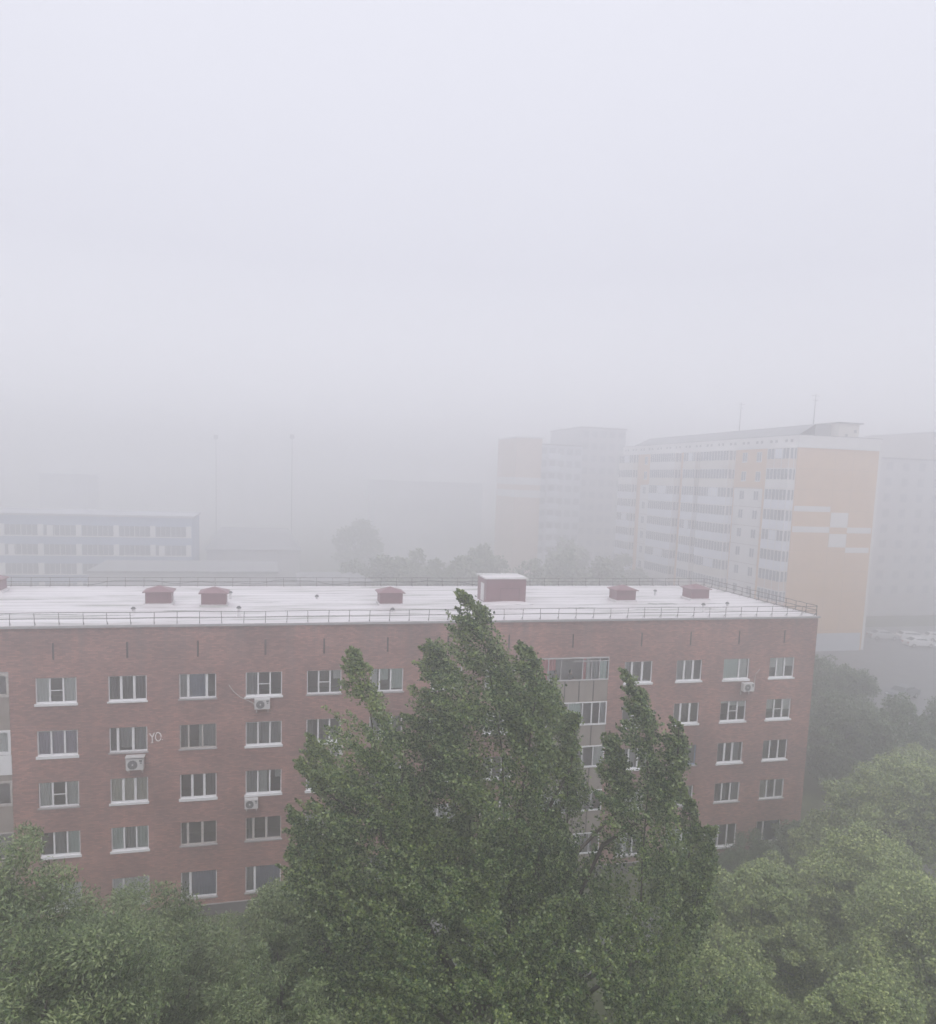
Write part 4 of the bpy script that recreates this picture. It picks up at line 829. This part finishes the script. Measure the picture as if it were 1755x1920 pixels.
# low wings
def block(name, label, x0, x1, y0, y1, z, m, roofm, g0=2.0, cat='building', rows=0, cols=0, group=None, hip=0.0):
    r = empty(name, ((x0+x1)/2, y0, g0)); tag(r, label, cat, group); w = (x1-x0)/2
    b = MB(); b.box(-w, w, 0, y1-y0, -2.5, z-g0); b.build('wall', m, r)
    b = MB()
    if hip:
        d = y1-y0; a = [(-w-.3, -.3), (w+.3, -.3), (w+.3, d+.3), (-w-.3, d+.3)]; zz = z-g0
        top = [(-w+2, d*.5), (w-2, d*.5)]
        b.poly([(a[0][0], a[0][1], zz), (a[1][0], a[1][1], zz), (top[1][0], top[1][1], zz+hip), (top[0][0], top[0][1], zz+hip)])
        b.poly([(a[2][0], a[2][1], zz), (a[3][0], a[3][1], zz), (top[0][0], top[0][1], zz+hip), (top[1][0], top[1][1], zz+hip)])
        b.poly([(a[1][0], a[1][1], zz), (a[2][0], a[2][1], zz), (top[1][0], top[1][1], zz+hip)]); b.poly([(a[3][0], a[3][1], zz), (a[0][0], a[0][1], zz), (top[0][0], top[0][1], zz+hip)])
    else: b.box(-w-.2, w+.2, -.2, y1-y0+.2, z-g0, z-g0+.3)
    b.build('roof', roofm, r)
    for i in range(rows):
        for j in range(cols):
            zz = z-g0-1.9-2.8*i; xx = -w+(j+.5)*2*w/cols
            f = MB(); f.box(xx-.7, xx+.7, -.05, -.004, zz-.1, zz+1.35); f.build('window', mat('haze_paled_glass', (.34, .355, .39), .3, .25, .4), r)  # window colour lightened to look veiled by haze
    return r
PALR = mat('haze_toned_roof', (.25, .255, .26), .8, .12, .3)  # light roofs toned towards the haze colour so they stand out less
PALW = mat('haze_paled_wall', (.68, .69, .72), .9, .08, .2)  # colour set near the haze tone so the distant blocks fade
GW = mat('grey_wall', (.46, .46, .47), .9, .1, .4)
block('low_annex', 'low annex with a pale flat roof just above the far railing on the left', -24.5, 1.5, 76, 90, 9.7, GW, PALR)
block('low_annex', 'small pale-roofed annex just left of centre beyond the far railing', 4.5, 14.5, 67, 78, 9.6, GW, PALR, hip=.8)
block('sports_hall', 'pale sloping-roofed hall right of the school, faint in the fog', -10.5, 6.0, 103, 122, 10.6, GW, PALR, hip=3.4)
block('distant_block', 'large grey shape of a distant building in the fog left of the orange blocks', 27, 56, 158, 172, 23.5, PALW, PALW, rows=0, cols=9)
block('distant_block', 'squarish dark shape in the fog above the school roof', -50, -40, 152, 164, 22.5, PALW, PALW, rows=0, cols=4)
r = block('distant_panel_block', 'fog-faded orange panel block with white stripes left of the big orange block', 53.0, 59.0, 121, 135, 34.2, mat('haze_paled_orange', (.60, .46, .36), .85, .06, .6), WPANEL)  # orange paled in the material to add haze over distance
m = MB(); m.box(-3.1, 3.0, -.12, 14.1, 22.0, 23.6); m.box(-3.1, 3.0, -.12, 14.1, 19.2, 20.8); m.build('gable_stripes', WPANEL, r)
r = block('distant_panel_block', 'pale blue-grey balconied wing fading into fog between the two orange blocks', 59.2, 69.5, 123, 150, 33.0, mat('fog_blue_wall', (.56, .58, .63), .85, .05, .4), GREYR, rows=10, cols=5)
for i in range(10):
    m = MB(); m.box(-3.5, -.6, -1.1, -.01, 28-2.8*i, 29.2-2.8*i); m.build('balcony', BLUEB, r)
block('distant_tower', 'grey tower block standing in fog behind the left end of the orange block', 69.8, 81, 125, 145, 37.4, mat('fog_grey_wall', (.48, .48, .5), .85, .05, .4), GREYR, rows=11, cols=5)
block('distant_block', 'grey apartment block at the right edge behind the parked cars', 96, 135, 74, 90, 31.0, mat('right_grey_wall', (.50,.50,.52), .85, .1, .4), GREYR, rows=9, cols=11)  # wall colour lightened to make the block fainter in the fog
block('distant_tower', 'very faint tall tower at the right edge of the fog', 143, 165, 98, 120, 38.5, mat('fog_cream_wall', (.42, .38, .34), .85, .05, .4), GREYR, rows=12, cols=6)
for x, y, z, lab in ((-11.6, 148.6, 33.0, 'faint grey lattice pole in the fog above the school, left one'), (5.6, 144.2, 33.7, 'faint thin pole in the fog above the sports hall, right one')):
    r = empty('floodlight_mast', (x, y, 2.4)); tag(r, lab, 'mast', 'poles in the fog')
    m = MB(); m.tube([(0, 0, 0), (0, 0, z-2.4)], [.13, .09], 8); m.build('pole', GREYR, r)
    m = MB(); m.box(-.5, .5, -.15, .15, z-3.4, z-2.4); m.build('lamp_head', GREYR, r)
# far trees beyond the roof
labs = ['first', 'second', 'third', 'fourth', 'fifth', 'sixth', 'seventh', 'eighth']
for i, (x, y, z, rr) in enumerate(((12.3, 74.3, 11.8, 3.5), (17.6, 71.9, 12.6, 3.8), (23.0, 76.5, 13.6, 4.2), (28.4, 69.1, 13.3, 4.0), (33.0, 75.9, 14.2, 4.4), (38.4, 66.5, 13.4, 4.0), (44.5, 68.9, 14.0, 4.3), (50.1, 66.7, 13.6, 4.2))):
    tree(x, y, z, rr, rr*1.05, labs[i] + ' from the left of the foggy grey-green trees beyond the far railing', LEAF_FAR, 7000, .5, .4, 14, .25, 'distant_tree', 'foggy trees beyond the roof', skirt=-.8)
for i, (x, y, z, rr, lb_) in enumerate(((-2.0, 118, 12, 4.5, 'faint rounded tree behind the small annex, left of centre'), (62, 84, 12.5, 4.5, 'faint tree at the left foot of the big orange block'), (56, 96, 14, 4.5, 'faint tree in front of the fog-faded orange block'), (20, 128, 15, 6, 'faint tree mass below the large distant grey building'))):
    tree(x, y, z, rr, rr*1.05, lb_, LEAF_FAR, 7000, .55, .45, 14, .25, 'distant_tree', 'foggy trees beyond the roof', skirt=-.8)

# ------------------------------------------------------------------ parked cars
def car(x, y, rz, paint, label, wagon=False):
    r = empty('parked_car', (x, y, zg(x, y)+.03), rz); tag(r, label, 'car', 'cars parked in the yard beyond the orange block')
    prof = [(-2.15, .32), (-2.18, .62), (-2.0, .86), (-1.2, .93), (-.55, 1.38), (.95 if not wagon else 1.6, 1.42), (1.65 if not wagon else 2.0, 1.0), (2.12, .96), (2.18, .6), (2.12, .32)]
    m = MB(); n = len(prof); hw = .86
    def wv(z): return hw-(.16 if z > 1.1 else 0)
    for s in (-1, 1):
        pts = [(a, s*wv(b), b) for a, b in prof]; m.poly(pts if s < 0 else pts[::-1])
    for i in range(n):
        a, b = prof[i], prof[(i+1) % n]; m.quad((a[0], wv(a[1]), a[1]), (b[0], wv(b[1]), b[1]), (b[0], -wv(b[1]), b[1]), (a[0], -wv(a[1]), a[1]))
    m.build('body', paint, r, bevel=.05)
    gm = mat('car_glass', (.03, .035, .04), .1, spec=.6)
    m = MB(); m.quad((-1.12, -.68, 1.0), (-1.12, .68, 1.0), (-.6, .62, 1.355), (-.6, -.62, 1.355)); m.v = [(a-.02, b, c+.02) for a, b, c in m.v]; m.build('windscreen', gm, r)
    e = prof[5][0]; f_ = prof[6][0]
    m = MB(); m.quad((e+.05, -.6, 1.38), (e+.05, .6, 1.38), (f_-.03, .66, 1.05), (f_-.03, -.66, 1.05)); m.v = [(a+.025, b, c+.02) for a, b, c in m.v]; m.build('rear_window', gm, r)
    for s in (-1, 1):
        m = MB(); m.quad((-1.0, s*.80, 1.0), (f_-.35, s*.80, 1.0), (e-.1, s*.735, 1.33), (-.5, s*.735, 1.33)); m.v = [(a, b+s*.025, c) for a, b, c in m.v]; m.build('side_window', gm, r)
        for wx in (-1.35, 1.35):
            m = MB(); m.tube([(wx, s*.66, .31), (wx, s*.88, .31)], .31, 14); wo = m.build('wheel', mat('tyre', (.02, .02, .02), .9), r)
            m = MB(); m.tube([(wx, s*.875, .31), (wx, s*.89, .31)], .18, 12); m.build('rim', mat('rim_metal', (.45, .45, .46), .4, metal=.7), wo)
        m = MB(); m.box(-2.2, -2.12, s*.62-.13, s*.62+.13, .62, .76); m.build('headlight', mat('lamp_lens', (.7, .7, .72), .2), r)
        m = MB(); m.box(2.13, 2.2, s*.64-.12, s*.64+.12, .66, .84); m.build('tail_light', mat('red_lens', (.4, .03, .03), .3), r)
WP = mat('white_car_paint', (.78, .78, .79), .3, spec=.5); SP = mat('silver_car_paint', (.52, .53, .55), .3, metal=.3); DP = mat('dark_car_paint', (.12, .13, .15), .3)
car(92.2, 54.6, 2.9, SP, 'silver car at the left end of the parked row by the orange block')
car(96.3, 53.2, 2.9, WP, 'white car parked in the row between two pale cars', True)
car(93.6, 49.2, 3.0, WP, 'white car standing in front of the row, nearest the camera')
car(100.4, 52.2, 2.8, WP, 'white estate car at the right edge of the photo', True)
car(70.9, 28.4, .3, DP, 'dark car half hidden behind the yard trees')

# ------------------------------------------------------------------ the rain-thick air
m = MB(); m.box(-260, 320, -75, 420, -1.0, 40.0)
hz_m = bpy.data.materials.new('haze'); hz_m.use_nodes = True; n = hz_m.node_tree.nodes
n.remove(n['Principled BSDF']); pv = n.new('ShaderNodeVolumePrincipled')
pv.inputs['Color'].default_value = (*HAZE_COLOR, 1); pv.inputs['Density'].default_value = HAZE_DENSITY; pv.inputs['Anisotropy'].default_value = 0.64
hz_m.node_tree.links.new(pv.outputs[0], n['Material Output'].inputs['Volume'])
hz = m.build('haze', hz_m); tag(hz, kind='stuff')
